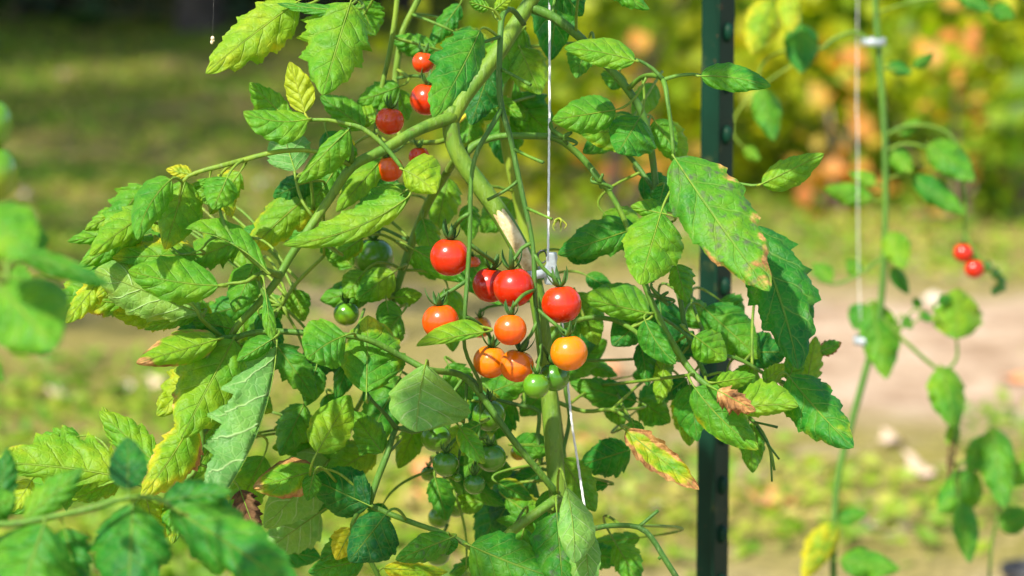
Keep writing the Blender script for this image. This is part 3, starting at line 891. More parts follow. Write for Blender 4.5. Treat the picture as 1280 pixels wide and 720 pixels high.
Lf(508, 248, 353, 306, 16, 24, -6, -7, bend=24, hue=0.62, lobe=0.14, s=(0.1, 0.3), at=(504, 214, -5))
Lf(505, 240, 448, 276, 10, 24, -1, hue=0.45, at=(504, 214, -5), s=(0.3, 0.6))
Lf(480, 195, 420, 265, 16, 18, 5, hue=0.5)
Lf(500, 230, 430, 240, 18, 16, 8, hue=0.4)
Lf(500, 108, 446, 128, 20, 16, 9, hue=0.55, s=(0.2, .5), at=(497, 92, 12))
Lf(498, 112, 510, 150, 12, 14, 13, hue=0.5)
Lf(470, 150, 430, 138, 14, 18, 7, hue=0.45, at=(470, 160, 8))
Lf(455, 160, 400, 120, 16, 20, 5, hue=0.4, at=(470, 150, 8))
Lf(600, 38, 541, 147, 20, 42, -5, -7, hue=0.28, lobe=0.24, s=(0.3, 0.55), bend=6)
Lf(612, 10, 586, 2, 9, 7, -4, hue=0.55, at=(624, 25, -4))
Lf(618, 12, 640, -6, 7, 9, -3, hue=0.5, at=(626, 20, -4))
Lf(575, 5, 535, 60, 14, 12, 12, hue=0.25, at=(560, -10, 12), s=(-0.3, 0.2))
Lf(545, 62, 488, 48, 18, 14, 10, hue=0.25, s=(-0.2, 0.2))
Lf(655, 35, 600, 118, 26, 24, 10, hue=0.45, lobe=0.14)
Lf(650, 60, 676, 118, 24, 26, 9, hue=0.55, lobe=0.14)
Lf(644, 100, 600, 150, 24, 20, 13, hue=0.4)
Lf(640, 120, 690, 170, 28, 24, 14, hue=0.2, s=(-0.6, -0.2))
Lf(636, 140, 628, 205, 24, 24, 15, hue=0.3, s=(-0.4, 0.0))
Lf(700, -30, 688, 76, 26, 28, 7, hue=0.10, s=(-0.9, -0.2), lobe=0.06, at=(690, 20, 2))
Lf(690, -25, 728, 20, 24, 20, 4, hue=0.08, s=(-0.9, -0.2), lobe=0.05)
Lf(735, 50, 720, 98, 16, 20, 6, hue=0.35, s=(-0.1, 0.3))
Lf(775, 90, 764, 112, 14, 20, 12, hue=0.25)
Lf(760, -20, 812, 12, 10, 14, -3, hue=0.3, at=(720, 42, 2))
# right side
Lf(794, 76, 705, 60, 17, 17, -5, -6, bend=-6, hue=0.52, lobe=0.03, s=(0.0, 0.8))
Lf(876, 95, 964, 108, 16, 17, -5, -6, bend=8, hue=0.42, lobe=0.05, s=(0.0, 0.7))
Lf(770, 137, 690, 150, 24, 22, -1, -2, hue=0.48, lobe=0.08, s=(0.1, 0.6))
Lf(800, 146, 772, 192, 34, 26, 0, -1, hue=0.40, lobe=0.06, peak=0.42, s=(0.0, 0.6))
Lf(818, 150, 845, 190, 16, 18, 5, hue=0.45)
Lf(843, 197, 962, 364, 49, 40, -6, -9, bend=-4, hue=0.34, yel=0.30, brn=0.56, pur=0.66, lobe=0.14, s=(0.1, 0.42), fold=0.18, curl=0.3, peak=0.38)
Lf(952, 230, 1030, 192, 15, 21, -1, -2, hue=0.55, yel=0.2, lobe=0.08, s=(0.1, 0.4))
Lf(905, 245, 930, 238, 8, 12, 1, hue=0.2, at=(905, 225, 1))
Lf(938, 282, 998, 462, 48, 38, 1, -1, bend=12, hue=0.26, pur=0.52, lobe=0.24, s=(-0.1, 0.35), peak=0.42)
Lf(796, 285, 697, 318, 22, 26, 5, 4, hue=0.30, lobe=0.14, s=(0.1, 0.5), at=(786, 288, 2))
Lf(826, 266, 800, 356, 38, 34, -1, -2, hue=0.50, lobe=0.10, peak=0.42, s=(0.1, 0.5))
Lf(834, 268, 788, 258, 10, 14, 1, hue=0.45, lobe=0.04, at=(826, 278, 4))
Lf(830, 232, 822, 262, 12, 12, 3, hue=0.3)
Lf(812, 392, 727, 372, 14, 28, 5, 4, hue=0.55, lobe=0.03, s=(0.1, 0.5))
Lf(805, 398, 765, 432, 18, 24, 6, hue=0.32, s=(-0.2, 0.2), lobe=0.03)
Lf(806, 400, 845, 455, 14, 18, 1, hue=0.38, s=(-0.3, 0.2), lobe=0.03, bend=-8)
Lf(845, 330, 858, 378, 18, 14, 2, hue=0.4, at=(838, 330, 5))
Lf(868, 420, 908, 450, 20, 20, 1, hue=0.48, lobe=0.03, at=(856, 408, 5))
Lf(880, 385, 950, 448, 30, 30, 8, hue=0.32, lobe=0.12, at=(858, 400, 5))
Lf(878, 410, 852, 370, 16, 20, 10, hue=0.22, at=(860, 420, 4))
Lf(900, 375, 930, 398, 20, 20, 14, hue=0.30, at=(880, 440, 4))
Lf(930, 440, 985, 440, 24, 24, 8, hue=0.22, at=(930, 452, 5))
Lf(940, 455, 915, 520, 18, 20, 9, hue=0.38, at=(930, 452, 5))
Lf(905, 470, 888, 505, 14, 14, 3, hue=0.42, at=(884, 468, 3))
Lf(895, 478, 945, 470, 12, 12, 1, hue=0.5, at=(884, 468, 3))
Lf(986, 470, 1067, 560, 30, 34, -1, -3, hue=0.25, yel=0.38, lobe=0.14, s=(-0.1, 0.5), bend=-4)
Lf(985, 476, 1000, 436, 14, 14, 6, hue=0.4)
Lf(1008, 480, 1020, 420, 14, 16, 8, hue=0.5, at=(985, 480, 4))
Lf(1024, 440, 1052, 428, 10, 10, 10, hue=0.4, brn=0.8, yel=0.3, at=(985, 480, 4))
Lf(925, 512, 998, 508, 30, 14, -3, -4, hue=0.66, lobe=0.12, s=(0.1, 0.3), bend=8, at=(930, 505, -1))
Lf(955, 478, 980, 455, 12, 14, 3, hue=0.5)
Lf(868, 484, 948, 562, 26, 22, -2, -1, hue=0.45, yel=0.35, lobe=0.03, bend=-10, s=(-0.3, 0.3), at=(868, 468, 1))
Lf(862, 480, 872, 552, 16, 24, 4, hue=0.22, s=(-0.5, 0), at=(868, 468, 1))
Lf(940, 528, 952, 572, 10, 12, 1, hue=0.35, s=(-0.3, 0))
Lf(897, 488, 945, 514, 14, 20, -4, -6, hue=0.4, yel=0.6, brn=1.15, lobe=0.4, fold=-0.5, curl=0.9, ruf=0.5, at=(890, 486, 0), name='dried_leaf')
Lf(782, 538, 874, 612, 19, 20, 0, -2, hue=0.5, yel=0.70, brn=0.86, lobe=0.16, fold=-0.3, curl=-0.4, ruf=0.25, s=(0.1, 0.4))
Lf(790, 525, 798, 556, 12, 12, 4, hue=0.4, yel=0.4)
Lf(788, 562, 724, 582, 26, 22, 8, hue=0.18, s=(-0.4, 0.1), lobe=0.16, at=(795, 535, 4))
Lf(760, 606, 725, 606, 8, 6, 9, hue=0.15, at=(712, 590, 8))
Lf(796, 502, 712, 478, 20, 18, 11, hue=0.3, lobe=0.12, at=(765, 512, 7))
Lf(800, 500, 838, 528, 18, 22, 14, hue=0.25, at=(790, 528, 5))
Lf(800, 510, 845, 475, 18, 18, 16, hue=0.22, at=(790, 528, 5))
Lf(730, 452, 772, 470, 10, 12, 16, hue=0.3, at=(715, 450, 11))
Lf(790, 470, 832, 462, 8, 10, 18, hue=0.25, at=(868, 468, 1))
# bottom centre
Lf(708, 609, 718, 704, 25, 17, -6, -8, bend=6, hue=0.45, flip=True, lobe=0.03, peak=0.55, s=(0.4, 0.3), at=(697, 618, 1), pur=0.1)
Lf(696, 640, 704, 738, 34, 34, -3, -5, hue=0.32, pur=0.6, yel=0.25, lobe=0.05, s=(0.1, 0.4), at=(697, 625, 1))
Lf(730, 660, 738, 745, 16, 24, -4, -5, hue=0.48, flip=True, lobe=0.05, at=(715, 690, 2))
Lf(588, 682, 694, 722, 32, 44, -4, -4, hue=0.26, pur=0.15, lobe=0.10, s=(-0.1, 0.5), bend=-4)
Lf(564, 672, 494, 700, 17, 17, -4, -5, hue=0.42, pur=0.75, yel=0.3, lobe=0.06)
Lf(560, 670, 560, 694, 12, 16, -3, hue=0.4, pur=0.7, lobe=0.06)
Lf(462, 632, 388, 598, 26, 34, -2, -3, hue=0.10, s=(-0.7, 0.0), lobe=0.08, brn=0.25, at=(460, 628, -1))
Lf(482, 643, 436, 702, 36, 22, -4, -5, hue=0.10, s=(-0.7, 0.1), lobe=0.05)
Lf(395, 588, 316, 610, 24, 22, -2, -3, hue=0.5, yel=0.5, brn=0.7, lobe=0.05, at=(458, 630, -1))
Lf(392, 592, 384, 626, 12, 10, -3, hue=0.52, lobe=0.04, at=(420, 602, -1))
Lf(440, 660, 420, 700, 16, 18, 0, hue=0.5, yel=0.85)
Lf(440, 680, 400, 700, 16, 18, 1, hue=0.4)
Lf(455, 700, 385, 715, 22, 18, 1, hue=0.22)
Lf(480, 710, 560, 715, 10, 14, 2, hue=0.6, yel=0.6)
Lf(532, 455, 520, 540, 60, 34, -5, -7, hue=0.60, pur=0.30, flip=True, lobe=0.04, s=(0.1, 0.5), peak=0.55, curl=0.7, at=(535, 462, -3), bend=-4)
Lf(458, 491, 460, 394, 32, 46, -5, -4, hue=0.45, yel=0.36, brn=0.12, lobe=0.14, s=(0.0, 0.4), peak=0.42)
Lf(432, 419, 384, 449, 30, 32, -6, -7, bend=-6, hue=0.36, yel=0.2, brn=0.08, lobe=0.04, s=(0.1, 0.5), peak=0.45, at=(440, 421, -4))
Lf(396, 566, 438, 494, 26, 24, -4, -3, hue=0.66, yel=0.3, lobe=0.05, s=(0.2, 0.4), at=(388, 600, -2))
Lf(478, 566, 440, 514, 20, 20, -1, 0, hue=0.28, yel=0.15, s=(-0.2, 0.2), at=(484, 568, -1))
Lf(470, 560, 402, 600, 22, 24, 8, hue=0.5, yel=0.3, at=(480, 560, -1))
Lf(500, 470, 450, 570, 26, 26, 8, hue=0.35, lobe=0.1)
Lf(520, 480, 560, 540, 28, 26, 9, hue=0.4)
Lf(430, 445, 360, 460, 18, 18, 6, hue=0.18, s=(-0.5, 0), at=(440, 423, -4))
Lf(442, 430, 420, 500, 18, 14, 7, hue=0.15, s=(-0.5, 0), at=(445, 423, -4))
Lf(400, 470, 375, 492, 8, 9, 10, hue=0.5, at=(470, 470, 10))
Lf(428, 545, 340, 560, 20, 22, 11, hue=0.42, at=(432, 538, 12))
Lf(420, 550, 350, 590, 14, 18, 13, hue=0.45, at=(432, 538, 12))
Lf(425, 560, 330, 660, 36, 36, 10, hue=0.5, flip=True, lobe=0.12, at=(432, 538, 12))
Lf(400, 640, 330, 690, 30, 30, 10, hue=0.5, flip=True, at=(440, 660, 0))
Lf(446, 352, 494, 355, 16, 14, 8, hue=0.45, lobe=0.03, at=(500, 345, 10))
Lf(455, 340, 430, 372, 18, 16, 7, hue=0.45, at=(500, 340, 10), lobe=0.04)
Lf(492, 340, 445, 375, 20, 18, 6, hue=0.48, lobe=0.04)
Lf(493, 372, 528, 368, 10, 12, 8, hue=0.42, lobe=0.04)
Lf(512, 310, 545, 350, 16, 14, 12, hue=0.45)
Lf(518, 312, 590, 352, 14, 16, 4, hue=0.4, lobe=0.03, at=(512, 310, 10), s=(-.1, .4))
Lf(560, 360, 566, 440, 20, 18, 10, hue=0.5, at=(505, 335, 10), lobe=0.05)
Lf(560, 222, 545, 290, 22, 20, 13, hue=0.5, at=(556, 220, 7))
Lf(585, 255, 590, 300, 14, 14, 9, hue=0.35, at=(640, 240, 12))
Lf(640, 250, 600, 290, 22, 20, 15, hue=0.4)
Lf(606, 415, 520, 433, 6, 18, -8, -9, bend=-4, hue=0.55, lobe=0.02, s=(0.1, 0.9), at=(581, 405, -5))
Lf(600, 530, 570, 545, 9, 8, -3, hue=0.42, lobe=0.05, at=(600, 525, 0))
Lf(575, 535, 606, 580, 12, 14, -5, -6, hue=0.5, yel=0.42, brn=0.1, lobe=0.06, at=(580, 525, 0))
Lf(640, 500, 600, 550, 26, 22, 12, hue=0.25, s=(-0.4, 0), at=(655, 508, 8))
Lf(628, 620, 600, 690, 24, 24, 16, hue=0.12, s=(-0.6, 0), at=(690, 600, 8))
Lf(660, 590, 616, 660, 32, 28, 14, hue=0.10, s=(-0.6, -.1), at=(676, 580, 8))
Lf(560, 590, 632, 632, 12, 18, 14, hue=0.15, s=(-0.6, 0), at=(548, 570, 8))
Lf(676, 590, 640, 610, 12, 14, 12, hue=0.2, at=(676, 580, 8))
Lf(690, 480, 650, 520, 20, 20, 14, hue=0.35, at=(706, 480, 10))
Lf(730, 690, 780, 700, 16, 18, 14, hue=0.18, at=(700, 690, 2), s=(-.4, 0))
Lf(770, 680, 800, 730, 20, 18, 10, hue=0.35, at=(780, 658, 1))
Lf(800, 672, 735, 680, 12, 10, 16, hue=0.35, at=(780, 658, 1))
Lf(600, 700, 560, 740, 18, 18, 10, hue=0.4, yel=0.4, at=(600, 700, 0))
Lf(655, 660, 640, 720, 22, 22, 8, hue=0.4, yel=0.3, at=(640, 664, 0))
Lf(690, 660, 620, 650, 12, 14, 10, hue=0.35, at=(680, 640, 1))
# left mass
Lf(346, 432, 262, 642, -4, 66, -6, -9, bend=36, hue=0.26, flip=True, lobe=0.20, s=(0.35, 0.2), peak=0.44, brn=0.3, pur=0.15, at=(340, 414, -4), fold=0.1, curl=0.1)
Lf(340, 424, 296, 452, 10, 14, -7, hue=0.25, lobe=0.02, at=(330, 414, -4), curl=1.2)
Lf(292, 424, 226, 548, 44, 46, -5, -7, hue=0.60, yel=0.32, brn=0.35, lobe=0.12, s=(0.2, 0.3), curl=0.6, at=(286, 430, -4))
Lf(240, 528, 176, 622, 34, 24, -6, -7, hue=0.75, yel=0.62, brn=0.72, lobe=0.16, s=(0.2, 0.3), at=(252, 535, -3), bend=6)
Lf(272, 424, 170, 454, 18, 22, -7, -9, hue=0.66, yel=0.3, brn=0.62, lobe=0.04, s=(0.1, 0.8), curl=0.8, at=(275, 425, -5))
Lf(282, 420, 216, 418, 18, 20, -3, hue=0.25, lobe=0.1, s=(0.2, 0.6))
Lf(295, 412, 240, 400, 20, 16, -2, hue=0.3, lobe=0.12)
Lf(300, 430, 345, 460, 18, 22, -2, hue=0.4, brn=0.22)
Lf(273, 357, 160, 338, 25, 30, -9, -10, hue=0.36, lobe=0.05, s=(0.15, 0.6), peak=0.42, bend=8)
Lf(252, 392, 118, 338, 34, 40, -5, -6, hue=0.62, yel=0.36, brn=0.14, flip=True, lobe=0.12, s=(0.2, 0.5), peak=0.5, at=(250, 396, -6))
Lf(250, 388, 180, 412, 12, 16, -4, hue=0.55, yel=0.35, brn=0.15, at=(250, 396, -6))
Lf(246, 318, 140, 322, 26, 26, -4, -4, hue=0.55, yel=0.55, brn=0.20, lobe=0.22, at=(250, 312, -6))
Lf(132, 350, 56, 402, 22, 26, -3, -3, hue=0.45, yel=0.45, brn=0.12, lobe=0.14, s=(0.2, 0.2), at=(135, 328, -3))
Lf(128, 345, 82, 404, 20, 14, -4, hue=0.6, yel=0.5, lobe=0.16, at=(135, 328, -3))
Lf(214, 224, 172, 300, 20, 20, -8, -10, bend=-16, hue=0.40, lobe=0.04, s=(0.2, 0.5), curl=0.6)
Lf(232, 226, 206, 312, 30, 20, -6, -6, hue=0.52, yel=0.45, pur=0.3, lobe=0.05, at=(228, 228, -7), s=(0.2, 0.2))
Lf(190, 262, 112, 320, 18, 22, -4, -5, hue=0.5, yel=0.18, lobe=0.14, bend=-4, at=(190, 270, -4))
Lf(180, 285, 98, 334, 18, 18, -4, -5, hue=0.42, yel=0.30, lobe=0.10, at=(170, 285, -3))
Lf(150, 262, 106, 288, 12, 12, -1, hue=0.5, yel=0.2, brn=0.15, pur=0.2, at=(160, 290, -3))
Lf(150, 290, 84, 302, 10, 12, 0, hue=0.45, yel=0.3, lobe=0.14, at=(150, 300, -3))
Lf(140, 340, 100, 352, 12, 12, -5, hue=0.35)
Lf(240, 218, 207, 212, 7, 9, -6, hue=0.6, yel=0.9, brn=0.3, lobe=0.02)
Lf(284, 222, 266, 262, 20, 22, -8, -8, hue=0.48, brn=0.10, lobe=0.06, at=(300, 202, -6), s=(0.2, 0.5))
Lf(262, 222, 258, 256, 26, 24, -5, hue=0.5, yel=0.4, brn=0.16, at=(275, 208, -7))
Lf(276, 230, 290, 272, 14, 12, -5, hue=0.5, yel=0.55, at=(300, 202, -6))
Lf(334, 339, 232, 286, -3, 22, -9, -10, bend=-20, hue=0.44, lobe=0.02, s=(0.1, 0.6), peak=0.55)
Lf(318, 330, 292, 390, 20, 20, -5, -5, hue=0.50, yel=0.35, lobe=0.04, at=(318, 326, -7))
Lf(330, 352, 340, 424, 7, 8, -8, hue=0.4, lobe=0.01, peak=0.7, at=(324, 352, -6))
Lf(330, 372, 250, 398, 20, 22, 8, hue=0.25, s=(-0.2, 0.2), at=(352, 382, 6))
Lf(352, 370, 310, 430, 18, 20, 7, hue=0.4, at=(352, 382, 6))
Lf(368, 362, 380, 402, 16, 16, 8, hue=0.5, at=(366, 360, 6))
Lf(350, 300, 300, 290, 16, 20, 5, hue=0.3, at=(372, 302, -4))
Lf(395, 300, 330, 260, 16, 18, 8, hue=0.42, at=(385, 288, -4))
# lower left
Lf(152, 596, -8, 578, 24, 50, -8, -9, hue=0.50, yel=0.30, brn=0.40, lobe=0.22, s=(0.15, 0.5), bend=-6)
Lf(196, 580, 124, 514, 20, 24, -6, -6, hue=0.48, lobe=0.10, pur=0.15, at=(210, 610, -4))
Lf(150, 560, 128, 508, 10, 12, -5, hue=0.6, lobe=0.14, at=(170, 600, -5))
Lf(150, 600, 90, 625, 16, 14, -6, hue=0.55, yel=0.4, brn=0.12)
Lf(40, 600, 14, 640, 14, 16, -8, hue=0.65, yel=0.3, at=(150, 597, -5))
Lf(300, 612, 322, 672, 20, 22, -3, -4, hue=0.4, yel=0.8, brn=1.6, lobe=0.3, fold=-0.6, curl=1.0, ruf=0.5, at=(250, 580, -3), name='dried_leaf')
Lf(180, 612, 200, 690, 22, 24, -3, hue=0.5, yel=0.45, brn=0.15)
Lf(230, 605, 215, 680, 20, 22, -2, hue=0.45, yel=0.5)

# the leaves deeper inside the plant
rgf = random.Random(77)
zones = [(395, 600, 10, 330, 20), (400, 640, 330, 640, 15), (690, 1000, 330, 540, 20), (150, 330, 250, 400, 12), (230, 420, 400, 690, 12), (560, 720, 560, 715, 10), (600, 830, 20, 330, 10)]
for (x0, x1, y0, y1, n) in zones:
    for k in range(n):
        x, y = rgf.uniform(x0, x1), rgf.uniform(y0, y1)
        if 440 < x < 560 and 40 < y < 215: continue
        a = rgf.gauss(1.6, 0.9)
        ln_ = rgf.uniform(38, 80)
        w_ = ln_ * rgf.uniform(0.26, 0.36)
        Lf(x, y, x + math.cos(a) * ln_, y + math.sin(a) * ln_, w_, w_ * rgf.uniform(0.7, 1.1), rgf.uniform(5, 15), hue=rgf.uniform(0.15, 0.6), yel=rgf.choice((0, 0, 0.2, 0.4)), lobe=rgf.uniform(0.03, 0.16))

# unseen shoots added above the picture to throw the dappled shade
S([(690, -45, 3, 7), (740, -120, -4, 6), (800, -170, -8, 5), (860, -180, -10, 4)], 0.4)
S([(690, -45, 3, 7), (640, -130, -4, 6), (570, -200, -8, 5), (480, -230, -10, 4)], 0.4)
S([(705, -130, 5, 6), (650, -220, -6, 5), (560, -300, -14, 4), (420, -330, -16, 4)], 0.4)
for k in range(18):
    x, y = (rgf.uniform(600, 880) if k > 3 else rgf.uniform(470, 540)), rgf.uniform(-380, -110)
    a = rgf.uniform(0.4, 2.7)
    Lf(x, y, x + 80 * math.cos(a), min(-25, y + 80 * math.sin(a)), 30, 30, rgf.uniform(-18, 4), hue=0.4, s=(0.1, 1.0))

# ragged, ageing leaves that fill the drooping left side
for a in ((215, 300, 120, 372, 30, 34, -2, 0.6, 0.35, 0.3), (300, 300, 226, 330, 24, 26, -2, 0.5, 0.3, 0.2), (180, 232, 128, 300, 22, 26, -1, 0.5, 0.25, 0.3), (330, 440, 262, 520, 34, 30, -1, 0.55, 0.35, 0.3),
          (262, 450, 196, 520, 34, 30, -3, 0.7, 0.4, 0.5), (160, 300, 96, 352, 22, 24, 0, 0.45, 0.35, 0.4), (285, 520, 240, 600, 26, 30, 0, 0.45, 0.2, 0.1), (160, 380, 88, 372, 20, 24, 1, 0.55, 0.45, 0.4),
          (225, 395, 140, 392, 22, 26, -1, 0.65, 0.4, 0.45), (300, 215, 262, 268, 18, 22, -3, 0.5, 0.45, 0.4), (110, 590, 10, 640, 30, 34, -4, 0.55, 0.35, 0.35), (420, 210, 386, 262, 20, 22, 2, 0.55, 0.1, 0), (100, 545, 40, 560, 22, 20, -4, 0.5, 0.3, 0.4),
          (330, 570, 290, 650, 28, 26, 3, 0.45, 0.2, 0.1), (380, 505, 350, 570, 22, 22, 5, 0.5, 0.1, 0.1), (345, 430, 395, 500, 24, 20, 4, 0.3, 0, 0), (500, 395, 465, 440, 20, 20, 5, 0.4, 0.2, 0.1), (560, 455, 590, 500, 20, 20, 6, 0.4, 0, 0)):
    Lf(*a[:6], a[6], hue=a[7], yel=a[8], brn=a[9], pur=0.2, lobe=0.2, ruf=0.28, curl=0.6, fold=rgf.choice((-0.3, 0.3, 0.4)))

# ================================================================== blurred plant close to the lens on the left
fg = Plant('tomato_plant', (P(-230, 500, 1.62).x, P(-230, 500, 1.62).y, 0), 'out of focus tomato plant with two pale green fruits, in front of the others', 'plant', None, 9)
fg.d0 = 1.58
S, Lf, T = fg.stem, fg.leaf, fg.tomato
S([(-150, -300, 0, 12), (-160, 0, 0, 13), (-170, 300, 0, 14), (-190, 700, 2, 15)], 0.4, 'main_stem', 0.03, [(fg.e.location.x + 0.01, fg.e.location.y, 0.3, 0.0085), (fg.e.location.x, fg.e.location.y, -0.03, 0.009)])
S([(-175, 560, 0, 8), (-80, 640, 0, 6), (0, 655, 0, 5), (55, 648, 0, 4.6), (110, 636, 0, 4.4), (160, 622, 0, 4.2), (200, 624, 1, 4), (215, 634, 1, 3)], 0.42)
S([(-168, 260, 0, 7), (-90, 300, -8, 6), (-20, 345, -14, 5), (4, 372, -16, 5), (10, 330, -16, 4.6), (28, 316, -14, 4)], 0.5)
S([(-160, 20, 0, 7), (-90, 60, -6, 5), (-45, 90, -10, 4), (-15, 120, -12, 3.5)], 0.4, 'fruit_truss')
T(-13, 156, 28, -12, 0.20, (0.2, 0), [(-15, 120, -12, 3)], 0.0, 1.25)
T(-9, 217, 31, -12, 0.20, (0.1, 0), [(-30, 118, -11, 3), (-20, 180, -12, 3)], 0.0, 1.2)
Lf(166, 630, 160, 748, 50, 48, 1, 0, hue=0.24, lobe=0.10, s=(-0.3, 0.35), peak=0.45, sr=2.2)
Lf(212, 634, 378, 742, 42, 40, 2, 0, hue=0.22, lobe=0.16, s=(-0.25, 0.4), peak=0.42, bend=4, sr=2.2)
Lf(205, 625, 290, 615, 22, 20, 3, hue=0.2, lobe=0.12, s=(-0.3, 0.3))
Lf(160, 612, 160, 546, 24, 24, 1, 4, hue=0.14, lobe=0.06, s=(-0.5, 0.0))
Lf(30, 648, 104, 586, 22, 20, 1, hue=0.40, lobe=0.16, s=(-0.1, 0.5))
Lf(55, 655, 20, 760, 56, 54, -1, hue=0.24, lobe=0.08, s=(-0.3, 0.4), peak=0.45, sr=2.2)
Lf(80, 660, 100, 740, 30, 32, 2, hue=0.15, s=(-0.4, 0.2))
Lf(-5, 640, 10, 560, 18, 22, 2, hue=0.15, s=(-0.3, 0.2))
Lf(-20, 640, 20, 620, 26, 26, 0, hue=0.3)
Lf(300, 660, 250, 600, 12, 12, 3, hue=0.2, at=(215, 634, 1))
Lf(0, 358, 70, 436, 56, 46, -18, -20, hue=0.55, lobe=0.05, s=(0.1, 0.5), peak=0.45, sr=2.4)
Lf(-20, 260, 40, 322, 40, 34, -20, -22, hue=0.42, lobe=0.05, s=(0.1, 0.5), peak=0.45, at=(-20, 345, -14))
Lf(28, 316, 140, 356, 14, 16, -12, -11, hue=0.28, lobe=0.12, s=(-0.2, 0.3))
Lf(20, 300, 62, 300, 22, 24, -8, hue=0.3, lobe=0.12, at=(28, 316, -14))
Lf(5, 410, 66, 442, 14, 18, -12, hue=0.12, s=(-0.6, 0.1), at=(4, 372, -16))
Lf(10, 345, 42, 352, 18, 18, -4, hue=0.5, at=(10, 330, -16))
Lf(-20, 450, 6, 478, 10, 10, -10, hue=0.4, at=(-20, 345, -14))

# unseen upper leaves of that plant, added above the picture to shade what hangs below
rgs = random.Random(8)
S([(-160, -100, 0, 7), (-60, -180, -6, 6), (40, -220, -10, 5), (140, -230, -12, 4)], 0.4)
S([(-158, -260, 0, 7), (-60, -360, -10, 6), (60, -420, -16, 5), (180, -440, -18, 4)], 0.4)
for k in range(26):
    x, y = rgs.uniform(-160, 190), rgs.uniform(-470, -190)
    a = rgs.uniform(0.4, 2.6)
    Lf(x, y, x + 90 * math.cos(a), min(-70, y + 90 * math.sin(a)), 42, 40, rgs.uniform(-26, -4), hue=0.4, s=(0.1, 1.0))

# ================================================================== second row, right
rb = P(1042, 760, 2.9)
rp = Plant('tomato_plant', (rb.x, rb.y, ground_z(rb.x, rb.y)), 'sparse out of focus tomato vine with two red tomatoes, behind the green post', 'plant', None, 12)
rp.d0 = 2.9
S, Lf, T = rp.stem, rp.leaf, rp.tomato
S([(1092, -260, 0, 4), (1094, -10, 0, 4.5), (1099, 70, 0, 4.8), (1106, 180, 0, 5), (1106, 300, 0, 5), (1099, 400, 0, 5.2), (1082, 465, 0, 5.4), (1063, 535, 0, 5.4), (1047, 600, 0, 5.2), (1042, 680, 0, 5.4), (1042, 760, 0, 5.6)], 0.30, 'main_stem', 0.03, [(rb.x + 0.005, rb.y, 0.2, 0.006), (rb.x, rb.y, -0.03, 0.0065)])
S([(1106, 170, 0, 3), (1130, 158, 0, 3), (1165, 158, 0, 3), (1190, 172, 0, 3), (1200, 200, 0, 3), (1206, 250, 0, 3), (1207, 290, 0, 2.6), (1222, 320, 0, 2.4), (1245, 345, 0, 2.4), (1250, 362, 0, 2)], 0.5, 'fruit_truss')
S([(1104, 190, 0, 2.6), (1130, 180, 0, 2.6), (1160, 186, 0, 2.4), (1185, 205, 0, 2)], 0.45)
S([(1100, 395, 0, 3), (1135, 430, 0, 3), (1175, 462, 0, 3), (1195, 450, 0, 2.6), (1196, 425, 0, 2)], 0.45)
S([(1175, 462, 0, 3), (1190, 500, 0, 2.6), (1195, 540, 0, 2.8), (1190, 580, 0, 3), (1215, 570, 0, 2.6), (1240, 540, 0, 2.6), (1255, 600, 0, 2.4), (1240, 680, 0, 2.4), (1235, 760, 0, 2.4)], 0.4)
S([(1099, 60, 0, 2.6), (1070, 40, 0, 2.6), (1040, 50, 0, 2.6), (1022, 62, 0, 2.4), (1000, 30, 0, 2), (965, 10, 0, 2)], 0.45)
S([(1106, 320, 0, 2.6), (1070, 345, 0, 2.4), (1040, 355, 0, 2.4), (1010, 340, 0, 2)], 0.45)
T(1204, 316, 12.5, 0, 0.90, (0, 0), [(1206, 285, 0, 1.6), (1205, 300, 0, 1.5)], 0.5)
T(1218, 336, 12.5, 0, 0.88, (0, 0), [(1214, 308, 0, 1.6), (1217, 322, 0, 1.5)], 0.5)
for x, y, r in ((1234, 334, 6), (1245, 343, 6.5), (1252, 352, 6), (1244, 364, 5.5), (1252, 360, 6)):
    T(x, y, r, 0, 0.04, (0, 0), [(x - 3, y - 7, 0, 1.4), (x - 1, y - 6, 0, 1.3)], 0.6)
